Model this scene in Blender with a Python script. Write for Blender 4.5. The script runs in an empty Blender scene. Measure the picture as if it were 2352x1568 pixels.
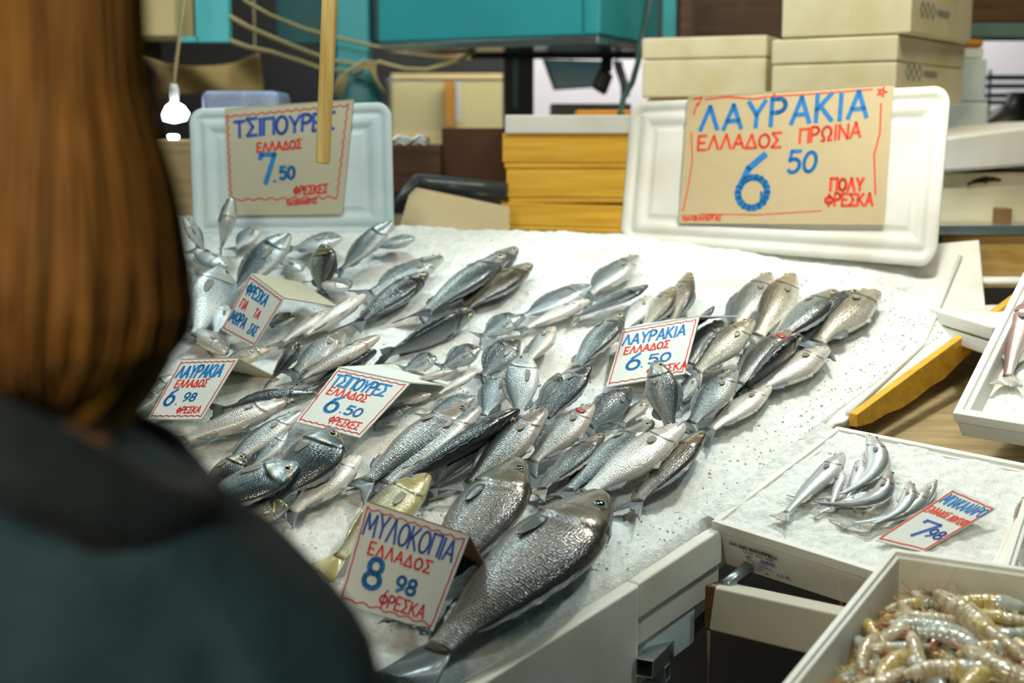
import bpy, math, random
import numpy as np
from mathutils import Vector as V, Matrix
C = bpy.context.scene.collection
S = bpy.context.scene
rnd = random.Random(7)

# ------------------------------------------------------------------ camera
PITCH = math.radians(8.3); CAMZ = 1.55; FPX = 2352*50/36
cd = bpy.data.cameras.new('camera'); cam = bpy.data.objects.new('camera', cd); C.objects.link(cam)
cam.location = (0, 0, CAMZ); cam.rotation_euler = (math.pi/2-PITCH, 0, 0)
cd.lens = 50; cd.sensor_width = 36; cd.clip_start = .05
cd.dof.use_dof = True; cd.dof.focus_distance = 3.05; cd.dof.aperture_fstop = 2.0
S.camera = cam
# ------------------------------------------------------------------ world, lights, exposure
w = bpy.data.worlds.new('hall_ambience'); S.world = w; w.use_nodes = True
w.node_tree.nodes['Background'].inputs[0].default_value = (.24, .52, .58, 1)
w.node_tree.nodes['Background'].inputs[1].default_value = .17
S.view_settings.view_transform = 'Standard'; S.view_settings.look = 'None'
S.view_settings.gamma = 1; S.view_settings.exposure = 0; S.view_settings.use_curve_mapping = False
def spot(name, loc, to, energy, col, ang, blend=.35, rad=.06):
    l = bpy.data.lights.new(name, 'SPOT'); l.energy = energy; l.color = col
    l.spot_size = math.radians(ang); l.spot_blend = blend; l.shadow_soft_size = rad
    o = bpy.data.objects.new(name, l); C.objects.link(o); o.location = loc
    o.rotation_euler = (V(to)-V(loc)).to_track_quat('-Z', 'Y').to_euler(); return o
def area(name, loc, to, energy, col, sx, sy):
    l = bpy.data.lights.new(name, 'AREA'); l.energy = energy; l.color = col
    l.shape = 'RECTANGLE'; l.size = sx; l.size_y = sy
    o = bpy.data.objects.new(name, l); C.objects.link(o); o.location = loc
    o.rotation_euler = (V(to)-V(loc)).to_track_quat('-Z', 'Y').to_euler(); return o
spot('stall_lamp', (.95, 3.25, 2.5), (.9, 3.3, .9), 64, (.97, 1, .95), 96, .3)
spot('stall_lamp', (-.6, 3.35, 2.5), (-.65, 3.3, .9), 20, (.74, .97, 1), 96, .3)
spot('stall_lamp', (.25, 2.7, 2.5), (.2, 2.75, .8), 13, (.80, 1, 1), 100, .4)
spot('front_lamp', (.95, 2.0, 2.35), (.35, 2.5, .7), 28, (.80, .99, 1), 95, .6)
area('hall_fill', (1.3, 3.5, 3.4), (1.25, 4.7, 1.7), 27, (1, .90, .66), 1.0, .3)  # added fill that brightens the cream box fronts, no fixture behind it
area('hall_fill', (-.2, 3.1, 3.3), (.1, 5.3, 2.0), 30, (.9, 1, 1), 1.6, .3)  # added fill for the teal steelwork behind the stall
area('hall_fill', (-1.4, 5.0, 3.4), (-.9, 4.4, 1.2), 15, (.8, 1, 1), 1, .4)  # added fill over the left end of the back counter
area('hall_fill', (1.0, 6.3, 3.3), (.9, 7.3, 1.6), 120, (1, .92, .85), 3, .5)  # added fill that lifts the far cream and lavender partitions
area('hair_fill', (-1.1, -.5, 2.4), (-.35, 1.2, 1.5), 52, (1, .86, .62), .8, .8)  # added unseen light behind the camera to brighten the customer's hair

# ------------------------------------------------------------------ projection helpers
cP, sP = math.cos(PITCH), math.sin(PITCH)
def ray(px, py):
    u = (px-1176)/FPX; v = (784-py)/FPX
    return V((u, cP+v*sP, -sP+v*cP))
EYE = V((0, 0, CAMZ))
def at_y(px, py, y):
    d = ray(px, py); return EYE+d*(y/d.y)
def on_plane(px, py, p0, n):
    d = ray(px, py); return EYE+d*((V(p0)-EYE).dot(n)/d.dot(n))
SL0 = V((0, 2.5, .65)); SLN = V((0, -.412, 1)).normalized()
def at(px, py, h=0): return on_plane(px, py, SL0+SLN*h, SLN)
def slab_z(x, y): return .65+.412*(y-2.5)

# ------------------------------------------------------------------ object helpers
def tag(o, label=None, cat=None, group=None, kind=None):
    if label: o['label'] = label
    if cat: o['category'] = cat
    if group: o['group'] = group
    if kind: o['kind'] = kind
    return o
def thing(name, label, cat, loc, group=None):
    o = bpy.data.objects.new(name, None); C.objects.link(o); o.location = loc; o.empty_display_size = .02
    return tag(o, label, cat, group)
def root_loc(o):
    l = V(o.location)
    while o.parent: o = o.parent; l += V(o.location)
    return l
class MB:
    def __init__(s): s.v = []; s.f = []; s.uv = {}; s.m = []
    def add(s, vs, fs, uvs=None, mi=0):
        b = len(s.v); s.v += [V(p) for p in vs]
        for f in fs: s.f.append([b+i for i in f]); s.m.append(mi)
        if uvs:
            for i, t in enumerate(uvs): s.uv[b+i] = t
        return b
    def hexa(s, a, b):          # two quads (4 points each), a below, b above, same order
        s.add(list(a)+list(b), [(3, 2, 1, 0), (4, 5, 6, 7), (0, 1, 5, 4), (1, 2, 6, 5), (2, 3, 7, 6), (3, 0, 4, 7)]); return s
    def box(s, lo, hi, rz=0, pivot=None):
        x0, y0, z0 = lo; x1, y1, z1 = hi
        a = [V((x0, y0, z0)), V((x1, y0, z0)), V((x1, y1, z0)), V((x0, y1, z0))]
        b = [p+V((0, 0, z1-z0)) for p in a]
        if rz:
            pv = V(pivot) if pivot else V(((x0+x1)/2, (y0+y1)/2, 0)); R = Matrix.Rotation(rz, 3, 'Z')
            a = [R@(p-pv)+pv for p in a]; b = [R@(p-pv)+pv for p in b]
        return s.hexa(a, b)
    def tube(s, path, r, n=8, cap=True):
        path = [V(p) for p in path]; k = len(path); rs = r if isinstance(r, (list, tuple)) else [r]*k
        t0 = (path[1]-path[0]).normalized(); up = V((0, 0, 1)) if abs(t0.z) < .9 else V((1, 0, 0))
        nx = t0.cross(up).normalized(); vs = []
        for i in range(k):
            t = (path[min(i+1, k-1)]-path[max(i-1, 0)]).normalized()
            nx = (nx-t*nx.dot(t)).normalized(); ny = t.cross(nx)
            vs += [path[i]+(nx*math.cos(2*math.pi*j/n)+ny*math.sin(2*math.pi*j/n))*rs[i] for j in range(n)]
        fs = [(i*n+j, i*n+(j+1) % n, (i+1)*n+(j+1) % n, (i+1)*n+j) for i in range(k-1) for j in range(n)]
        if cap: fs += [tuple(range(n-1, -1, -1)), tuple((k-1)*n+j for j in range(n))]
        s.add(vs, fs, [(i/(k-1), j/n) for i in range(k) for j in range(n)]); return s
    def rings(s, rs, closed=True, cap0=True, cap1=True, uvs=None):
        n = len(rs[0]); k = len(rs); vs = [p for r in rs for p in r]
        fs = [(i*n+j, i*n+(j+1) % n, (i+1)*n+(j+1) % n, (i+1)*n+j) for i in range(k-1) for j in range(n if closed else n-1)]
        if cap0: fs.append(tuple(range(n-1, -1, -1)))
        if cap1: fs.append(tuple((k-1)*n+j for j in range(n)))
        s.add(vs, fs, uvs); return s
    def grid(s, f, nu, nv):
        vs = []; uv = []
        for i in range(nu+1):
            for j in range(nv+1): vs.append(f(i/nu, j/nv)); uv.append((i/nu, j/nv))
        m = nv+1
        s.add(vs, [(i*m+j, (i+1)*m+j, (i+1)*m+j+1, i*m+j+1) for i in range(nu) for j in range(nv)], uv); return s
    def build(s, name, mat, parent=None, smooth=False, bevel=0, solid=0, sub=0, seg=2, raw=False):
        off = root_loc(parent) if parent else V((0, 0, 0))
        if not parent and s.v and not raw:      # origin at the base of the mesh
            off = sum(s.v, V())/len(s.v); off.z = min(p.z for p in s.v)
        me = bpy.data.meshes.new(name); me.from_pydata([tuple(p-off) for p in s.v], [], s.f)
        if s.uv:
            l = me.uv_layers.new(name='UVMap')
            for lp in me.loops: l.data[lp.index].uv = s.uv.get(lp.vertex_index, (0, 0))
        for mm in (mat if isinstance(mat, list) else [mat]): me.materials.append(mm)
        for i, p in enumerate(me.polygons):
            p.use_smooth = smooth; p.material_index = s.m[i]
        me.update(); o = bpy.data.objects.new(name, me); C.objects.link(o)
        if parent: o.parent = parent
        else: o.location = off
        if solid: m = o.modifiers.new('thickness', 'SOLIDIFY'); m.thickness = solid; m.offset = 0
        if bevel:
            m = o.modifiers.new('bevel', 'BEVEL'); m.width = bevel; m.segments = seg; m.limit_method = 'ANGLE'; m.angle_limit = .6
            for p in me.polygons: p.use_smooth = True
            n = o.modifiers.new('wn', 'WEIGHTED_NORMAL'); n.keep_sharp = True
        if sub: m = o.modifiers.new('sub', 'SUBSURF'); m.levels = sub; m.render_levels = sub
        return o

# ------------------------------------------------------------------ materials
def lin(c):
    if isinstance(c, str):
        c = [int(c[i:i+2], 16)/255 for i in (0, 2, 4)]
        return tuple(x/12.92 if x <= .04045 else ((x+.055)/1.055)**2.4 for x in c)
    return c
class N:
    def __init__(s, name):
        s.mat = bpy.data.materials.new(name); s.mat.use_nodes = True; s.t = s.mat.node_tree
        s.b = s.t.nodes['Principled BSDF']
    def n(s, t, **k):
        x = s.t.nodes.new('ShaderNode'+t)
        for a, b in k.items():
            if a.startswith('_'): setattr(x, a[1:], b)
            else: s.set(x.inputs[a.replace('__', ' ')], b)
        return x
    def set(s, inp, v):
        if hasattr(v, 'is_output') or isinstance(v, bpy.types.NodeSocket): s.t.links.new(v, inp)
        elif isinstance(v, (tuple, list)) and len(v) == 3 and inp.type == 'RGBA': inp.default_value = (*v, 1)
        else: inp.default_value = v
    def math(s, op, a, b=0, c=None):
        x = s.t.nodes.new('ShaderNodeMath'); x.operation = op; s.set(x.inputs[0], a); s.set(x.inputs[1], b)
        if c is not None: s.set(x.inputs[2], c)
        return x.outputs[0]
    def ramp(s, f, stops, interp='LINEAR'):
        x = s.t.nodes.new('ShaderNodeValToRGB'); s.t.links.new(f, x.inputs[0]); e = x.color_ramp.elements
        x.color_ramp.interpolation = interp
        while len(e) < len(stops): e.new(.5)
        for q, (p, c) in zip(e, stops): q.position = p; q.color = (*lin(c), 1) if not isinstance(c, (int, float)) else (c, c, c, 1)
        return x.outputs[0]
    def mix(s, f, a, b, mode='MIX'):
        x = s.t.nodes.new('ShaderNodeMix'); x.data_type = 'RGBA'; x.blend_type = mode
        s.set(x.inputs[0], f); s.set(x.inputs[6], a); s.set(x.inputs[7], b); return x.outputs[2]
    def sstep(s, v, a, b):
        x = s.t.nodes.new('ShaderNodeMapRange'); x.interpolation_type = 'SMOOTHSTEP'
        s.set(x.inputs[0], v); x.inputs[1].default_value = a; x.inputs[2].default_value = b; return x.outputs[0]
    def noise(s, vec, scale, detail=3, rough=.5):
        x = s.t.nodes.new('ShaderNodeTexNoise'); s.t.links.new(vec, x.inputs['Vector']) if vec else None
        x.inputs['Scale'].default_value = scale; x.inputs['Detail'].default_value = detail; x.inputs['Roughness'].default_value = rough; return x.outputs[0]
    def coord(s, k='Object'): return s.t.nodes.new('ShaderNodeTexCoord').outputs[k]
    def scale(s, vec, sc):
        x = s.t.nodes.new('ShaderNodeMapping'); s.t.links.new(vec, x.inputs[0]); x.inputs['Scale'].default_value = sc; return x.outputs[0]
    def bump(s, h, st, dist=.001, normal=None):
        x = s.t.nodes.new('ShaderNodeBump'); s.t.links.new(h, x.inputs['Height']); x.inputs['Strength'].default_value = st; x.inputs['Distance'].default_value = dist
        if normal: s.t.links.new(normal, x.inputs['Normal'])
        return x.outputs[0]
    def out(s, col=None, rough=None, normal=None, **k):
        if col is not None: s.set(s.b.inputs['Base Color'], col if not isinstance(col, str) else lin(col))
        if rough is not None: s.set(s.b.inputs['Roughness'], rough)
        if normal is not None: s.set(s.b.inputs['Normal'], normal)
        for a, v in k.items(): s.set(s.b.inputs[a.replace('_', ' ')], v)
        return s.mat
def plain(name, col, rough=.6, var=.12, scale=14, bump=.15, **k):
    m = N(name); co = m.coord(); n = m.noise(co, scale, 4); c = lin(col)
    f = m.mix(n, tuple(x*(1-var) for x in c), tuple(min(1, x*(1+var)) for x in c))
    return m.out(f, rough, m.bump(m.noise(co, scale*8, 2), bump, .002), **k)
def wood(name, c1, c2, axis=(2, 30, 30), stain=None):
    m = N(name); va = m.t.nodes.new('ShaderNodeVectorMath'); m.t.links.new(m.coord(), va.inputs[0]); sc_ = m.math('MULTIPLY', m.t.nodes.new('ShaderNodeObjectInfo').outputs['Random'], 9); m.t.links.new(sc_, va.inputs[1]); co = va.outputs[0]
    n = m.noise(m.scale(co, axis), 1.5, 5, .6)
    col = m.ramp(n, [(.3, c1), (.7, c2)])
    kn = m.math('MULTIPLY', m.sstep(m.noise(co, 11, 2), .66, .78), .7); col = m.mix(kn, col, lin(stain or '5a3510'))
    return m.out(col, .55, m.bump(n, .3, .002))
def styro(name, col='e2e2da', var='d4d0c0'):
    m = N(name); co = m.coord()
    vo = m.t.nodes.new('ShaderNodeTexVoronoi'); m.t.links.new(co, vo.inputs['Vector']); vo.inputs['Scale'].default_value = 230
    n = m.noise(co, 6, 3); c = m.mix(m.sstep(n, .4, .75), lin(col), lin(var))
    return m.out(c, .62, m.bump(vo.outputs['Distance'], .25, .0015), Subsurface_Weight=.12, Subsurface_Radius=(.01, .01, .01), Subsurface_Scale=.5)
M = {}
M['styro'] = styro('polystyrene'); M['styro_warm'] = styro('polystyrene_cream', 'e9dfbd', 'dccf9f')
M['styro_cool'] = styro('polystyrene_blue', 'cfdde0', 'b9cfd6')
M['card'] = plain('cardboard_grey', 'b9b39b', .8, .05, 30)
M['card_white'] = plain('cardboard_white', 'd3d6cf', .75, .04, 30)
M['card_tan'] = plain('cardboard_tan', 'c0ad86', .8, .05, 30)
M['card_brown'] = plain('cardboard_inside', '8a6c46', .85, .08, 30)
M['blue'] = plain('blue_marker', '0a76bb', .6, .25, 60, 0); M['navy'] = plain('navy_marker', '1f4fa8', .6, .25, 60, 0)
M['red'] = plain('red_marker', 'd8261c', .6, .12, 60, 0); M['crimson'] = plain('crimson_marker', 'd01f3c', .6, .12, 60, 0)
M['orange'] = plain('orange_marker', 'e2421c', .6, .12, 60, 0)
M['ink'] = plain('black_print', '23262c', .7, .1, 40, 0); M['pen'] = plain('blue_pen', '2d35c0', .6, .1, 40, 0)
M['greyink'] = plain('grey_print', '7d8494', .7, .1, 40, 0)
M['yellow_wood'] = wood('yellow_wood', 'c98f22', 'eab53c', stain='7a4b10'); M['crate_wood'] = wood('crate_wood', 'd49a20', 'f6c23e', stain='8a5410')
M['stick_wood'] = wood('stick_wood', 'b98d35', 'dcc07a', (30, 30, 2), 'cf9a18')
M['dark_wood'] = wood('dark_wood', '3a2410', '5a3a18'); M['post_wood'] = wood('post_wood', '6a4a2a', '8c6a3c', (30, 30, 2))
M['table_wood'] = wood('table_wood', '8a744e', 'b09a6e', stain='6d5634')
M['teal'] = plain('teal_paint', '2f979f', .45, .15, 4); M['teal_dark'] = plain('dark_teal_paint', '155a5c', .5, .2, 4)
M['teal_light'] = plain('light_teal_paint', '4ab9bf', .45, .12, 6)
M['metal'] = plain('galvanised_metal', 'a9b0ac', .32, .15, 20, .1, Metallic=.85)
M['alu'] = plain('brushed_metal', 'b8c0c0', .25, .2, 8, .1, Metallic=.9)
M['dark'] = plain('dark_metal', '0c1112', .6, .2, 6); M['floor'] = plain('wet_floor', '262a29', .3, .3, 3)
M['wall'] = plain('hall_wall', '3a3a34', .9, .2, 2); M['ceil'] = plain('hall_ceiling', '2a2c2a', .9, .2, 2)
M['cream'] = plain('cream_paint', 'cdbb86', .7, .1, 3); M['lav'] = plain('pale_wall_paint', 'c3c4cc', .7, .08, 3)
M['brownbox'] = plain('brown_cardboard', '4a2a12', .8, .2, 8); M['tan'] = plain('tan_cloth', '8a7445', .9, .25, 5)
M['cable'] = plain('beige_cable', 'a89a6c', .5, .1, 20, 0); M['cable_dark'] = plain('green_cable', '2f4a40', .5, .1, 20, 0)
M['greybag'] = plain('grey_plastic', '3a3f40', .3, .3, 10, .5); M['black'] = plain('black_plastic', '0c1012', .4, .1, 10)
M['screen'] = plain('pale_blue_panel', '8fb4bf', .35, .06, 6); M['flagblue'] = plain('flag_blue', '2f4fae', .8, .1, 20)
M['white'] = plain('white_plastic', 'dfe4e2', .4, .05, 10)
M['orange_pl'] = plain('orange_plastic', 'c9820c', .5, .15, 10); M['rustwood'] = wood('rusty_board', 'b58a3e', 'd8b878', (4, 25, 25), '9a4a10')
def glow(name, col, st):
    m = N(name); return m.out(col, .5, Emission_Color=lin(col), Emission_Strength=st)
M['lamp'] = glow('lamp_glow', 'ffffff', 14)
def glassy(name):
    m = N(name); return m.out((.85, .95, .95), .08, Transmission_Weight=.92, IOR=1.25)
M['glass'] = glassy('clear_glass')
M['film'] = plain('plastic_film', '8f9fc0', .15, .4, 20, 1.0)
def ice_mat():
    m = N('crushed_ice'); co = m.coord(); n1 = m.noise(co, 55, 5, .7); n2 = m.noise(co, 240, 3, .6)
    c = m.mix(m.sstep(n1, .3, .62), lin('dde3e0'), lin('f6f7f2'))
    st = m.sstep(m.noise(co, 4.5, 3), .56, .74); c = m.mix(m.math('MULTIPLY', st, .35), c, lin('d8bfa0'))
    h = m.math('ADD', m.math('MULTIPLY', n1, 1.6), n2)
    return m.out(c, .35, m.bump(h, .75, .006), Subsurface_Weight=.25, Subsurface_Radius=(.6, .9, 1), Subsurface_Scale=.008, Specular_IOR_Level=.5)
M['ice'] = ice_mat()
# ------------------------------------------------------------------ fish
def skin(name, back, back2, flank, belly, head, scales=(74, 20), red=0., spot=0., gold=0., line=1., headsoft=.5, bump=.5, shift=0., met=.25):
    m = N(name); uv = m.coord('UV'); co = m.coord()
    sx = m.t.nodes.new('ShaderNodeSeparateXYZ'); m.t.links.new(uv, sx.inputs[0]); u, v0 = sx.outputs[0], sx.outputs[1]
    oi = m.t.nodes.new('ShaderNodeObjectInfo').outputs['Random']
    nz = m.noise(m.scale(uv, (9, 5, 1)), 1.4, 5, .6)
    v = m.math('ADD', v0, m.math('MULTIPLY', m.math('SUBTRACT', nz, .5), .16))
    v = m.math('ADD', v, m.math('MULTIPLY', m.math('SUBTRACT', oi, .5), .10))
    v = m.math('ADD', v, shift-.055)
    body = m.ramp(v, [(0, back), (.20, back), (.33, back2), (.46, flank), (.62, flank), (.76, belly), (1, belly)])
    hd = m.ramp(v, [(0, back), (.18, back2), (.36, head), (.62, flank), (.78, belly), (1, belly)])
    hm = m.sstep(u, .27, .20)
    col = m.mix(m.math('MULTIPLY', hm, headsoft+.4), body, hd)
    vo = m.t.nodes.new('ShaderNodeTexVoronoi'); vo.voronoi_dimensions = '2D'; vo.inputs['Scale'].default_value = 1; vo.inputs['Randomness'].default_value = .55
    m.t.links.new(m.scale(uv, (scales[0], scales[1], 1)), vo.inputs['Vector']); d = vo.outputs['Distance']
    sm = m.sstep(u, .22, .27)
    edge = m.math('MULTIPLY', m.sstep(d, .32, .62), sm)
    col = m.mix(m.math('MULTIPLY', edge, .38), col, lin(back))
    lt = m.math('MULTIPLY', m.sstep(d, .35, .05), sm); col = m.mix(m.math('MULTIPLY', lt, .14), col, (.85, .9, .9))
    if line:       # lateral line
        lv = m.math('ADD', .40, m.math('MULTIPLY', m.math('ABSOLUTE', m.math('SUBTRACT', u, .62)), -.12))
        q = m.math('MULTIPLY', m.sstep(m.math('ABSOLUTE', m.math('SUBTRACT', v0, lv)), .016, .004), m.sstep(u, .25, .29))
        col = m.mix(m.math('MULTIPLY', q, .55*line), col, lin(back))
    # gill slit and mouth: dark edge of the cover
    gu = m.math('SUBTRACT', .238, m.math('MULTIPLY', m.math('POWER', m.math('ABSOLUTE', m.math('SUBTRACT', v0, .52)), 2), .38))
    gq = m.math('MULTIPLY', m.sstep(m.math('ABSOLUTE', m.math('SUBTRACT', u, gu)), .010, .002), m.sstep(m.math('ABSOLUTE', m.math('SUBTRACT', v0, .55)), .42, .30))
    col = m.mix(m.math('MULTIPLY', gq, .8), col, lin('2a2320'))
    pu = m.math('SUBTRACT', .165, m.math('MULTIPLY', m.math('POWER', m.math('ABSOLUTE', m.math('SUBTRACT', v0, .6)), 2), .4))
    pq = m.math('MULTIPLY', m.sstep(m.math('ABSOLUTE', m.math('SUBTRACT', u, pu)), .006, .001), m.sstep(m.math('ABSOLUTE', m.math('SUBTRACT', v0, .58)), .3, .2))
    col = m.mix(m.math('MULTIPLY', pq, .45), col, lin('3a332c'))
    mq = m.math('MULTIPLY', m.sstep(m.math('ABSOLUTE', m.math('SUBTRACT', v0, m.math('ADD', .52, m.math('MULTIPLY', u, 1.4)))), .035, .012), m.sstep(u, .085, .07))
    col = m.mix(m.math('MULTIPLY', mq, .8), col, lin('3a2420'))
    if spot:
        sq = m.math('MULTIPLY', m.sstep(m.math('ABSOLUTE', m.math('SUBTRACT', u, .245)), .035, .01), m.sstep(m.math('ABSOLUTE', m.math('SUBTRACT', v0, .33)), .13, .05))
        col = m.mix(m.math('MULTIPLY', sq, spot), col, lin('15171a'))
    if gold:
        gq2 = m.math('MULTIPLY', m.sstep(m.math('ABSOLUTE', m.math('SUBTRACT', u, .095)), .018, .006), m.sstep(v0, .30, .22))
        gq3 = m.math('MULTIPLY', m.sstep(m.math('ABSOLUTE', m.math('SUBTRACT', u, .2)), .02, .006), m.sstep(m.math('ABSOLUTE', m.math('SUBTRACT', v0, .42)), .12, .06))
        col = m.mix(m.math('MULTIPLY', m.math('MAXIMUM', gq2, gq3), gold), col, lin('c9a83a'))
    bl = m.math('MULTIPLY', m.sstep(m.noise(m.scale(co, (1, 1, 1)), 28, 3), .56, .68), m.sstep(u, .34, .08))
    col = m.mix(m.math('MULTIPLY', bl, red), col, lin('b8242e'))
    br = m.math('MULTIPLY_ADD', oi, .32, .68); hs = m.t.nodes.new('ShaderNodeHueSaturation'); m.set(hs.inputs['Color'], col); m.set(hs.inputs['Value'], br)
    h = m.math('MULTIPLY', m.math('SUBTRACT', .6, d), sm)
    nb = m.bump(m.noise(co, 130, 3), .25, .002, m.bump(h, bump, .0012))
    m.set(m.b.inputs['Coat Normal'], m.bump(m.noise(co, 210, 2), .32, .002, nb))
    return m.out(hs.outputs[0], m.math('MULTIPLY_ADD', nz, .22, .22), nb, Metallic=met, Coat_Weight=.9, Coat_Roughness=.07, Specular_IOR_Level=.6)
K = {}
def trio(key, **k):
    K[key] = skin(key+'_skin', **k)
trio('bass', back='303a39', back2='5b6764', flank='929c99', belly='dedbd2', head='7d7d6e')
trio('bassred', back='3f4541', back2='6c726c', flank='9fa29b', belly='dfd3c6', head='a08c7c', red=.75)
trio('bassdark', back='20292b', back2='3c4a4b', flank='7c8a8b', belly='d9dad3', head='4b4c44', shift=-.10)
trio('basstan', back='3d3a2c', back2='776f58', flank='a39d88', belly='ebe4d2', head='9b8a66', red=.25)
trio('basspale', back='8f9290', back2='b4b3ac', flank='d8d4cb', belly='efe8de', head='d9c9bb', red=.35, shift=.10, line=.3)
trio('bream', back='2f3d41', back2='5c6e74', flank='92a1a5', belly='e0e4e2', head='8b9490', scales=(60, 24), spot=.9, gold=.3)
trio('breamdark', back='23272a', back2='484e50', flank='7d8688', belly='c9cdca', head='55584f', scales=(60, 24), spot=.8, gold=.35, shift=-.06)
trio('breampale', back='8b9a9e', back2='a9b7ba', flank='ccd5d5', belly='eceeea', head='bdc4c0', scales=(60, 24), spot=.3, shift=.08, line=.4)
trio('breamgold', back='1f2524', back2='454a44', flank='8e968f', belly='d6d6c8', head='6a6a50', scales=(60, 24), spot=.9, gold=1.)
trio('meagre', back='332e22', back2='625b49', flank='85837a', belly='a9a392', head='777360', scales=(105, 40), bump=.6, line=.6, headsoft=.6, met=.3)
trio('meagreyellow', back='6b6038', back2='a0935a', flank='b9b084', belly='d8cf9a', head='b5a862', scales=(105, 40), bump=.5, headsoft=.7)
trio('hake', back='7d8484', back2='a4abab', flank='c9cfd0', belly='eef0ee', head='b9a99c', scales=(120, 30), red=.45, bump=.2, line=.4, shift=.05)
trio('hakepink', back='94706a', back2='b08a82', flank='cdb4ac', belly='e3d4cc', head='b98a80', scales=(120, 30), red=.3, bump=.2, line=.3)
def finmat(name, c1, c2):
    m = N(name); uv = m.coord('UV'); wv = m.t.nodes.new('ShaderNodeTexWave'); m.t.links.new(uv, wv.inputs[0]); wv.bands_direction = 'Y'
    wv.inputs['Scale'].default_value = 7; wv.inputs['Distortion'].default_value = 1.2
    c = m.mix(wv.outputs['Fac'], lin(c1), lin(c2))
    return m.out(c, .3, m.bump(wv.outputs['Fac'], .5, .001), Coat_Weight=.5, Coat_Roughness=.15)
FN = {'grey': finmat('grey_fin', '3c4446', '8b9394'), 'dark': finmat('dark_fin', '23292b', '565e60'), 'pale': finmat('pale_fin', '9d9a90', 'd5d0c4'),
      'brown': finmat('brown_fin', '7b7668', 'aaa596'), 'red': finmat('red_fin', '6e1a1e', 'b0605a'), 'yellow': finmat('yellow_fin', '8a7d3e', 'c9bd7c')}
M['iris'] = plain('fish_iris', 'c9c08a', .15, .2, 200, 0, Coat_Weight=1.); M['iris_pale'] = plain('cloudy_iris', '6f7a7c', .12, .15, 200, 0, Coat_Weight=1.)
M['pupil'] = plain('fish_pupil', '07090b', .08, 0, 10, 0, Coat_Weight=1.); M['gill'] = plain('open_gill', 'b01d2c', .25, .35, 120, .6, Coat_Weight=1.)
PROF = {  # x, top, bottom, half width (fractions of the length)
 'bass': [(0, .014, -.016, .013), (.012, .026, -.030, .021), (.03, .036, -.038, .028), (.06, .049, -.050, .036), (.12, .066, -.066, .046), (.2, .090, -.088, .058), (.28, .108, -.106, .065), (.38, .114, -.118, .066), (.5, .102, -.108, .059), (.6, .082, -.084, .047), (.7, .058, -.058, .032), (.78, .043, -.043, .02), (.84, .043, -.043, .012)],
 'bream': [(0, .020, -.020, .016), (.012, .042, -.032, .024), (.03, .066, -.042, .032), (.06, .095, -.058, .038), (.12, .145, -.092, .055), (.2, .180, -.128, .068), (.28, .195, -.150, .074), (.38, .192, -.158, .073), (.5, .160, -.142, .062), (.6, .118, -.110, .046), (.7, .070, -.066, .03), (.77, .042, -.042, .018), (.84, .046, -.046, .01)],
 'meagre': [(0, .024, -.022, .020), (.012, .042, -.032, .030), (.03, .056, -.042, .038), (.06, .074, -.056, .044), (.12, .108, -.082, .06), (.2, .140, -.108, .072), (.28, .152, -.124, .077), (.38, .146, -.128, .074), (.5, .120, -.110, .062), (.6, .092, -.086, .047), (.7, .060, -.056, .03), (.8, .040, -.040, .016), (.85, .042, -.042, .01)],
 'hake': [(0, .006, -.010, .010), (.03, .022, -.028, .022), (.08, .036, -.046, .034), (.16, .050, -.064, .044), (.24, .056, -.080, .048), (.34, .054, -.080, .046), (.46, .046, -.060, .038), (.6, .036, -.042, .028), (.74, .026, -.028, .018), (.86, .018, -.018, .010), (.9, .020, -.020, .007)]}
def prof(sp, x):
    P = PROF[sp]
    for a, b in zip(P, P[1:]):
        if x <= b[0]:
            t = (x-a[0])/(b[0]-a[0]); 
            return [a[i]+(b[i]-a[i])*t for i in (1, 2, 3)]
    return list(P[-1][1:])
def sm01(x, a, b):
    t = max(0, min(1, (x-a)/(b-a))); return t*t*(3-2*t)
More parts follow.
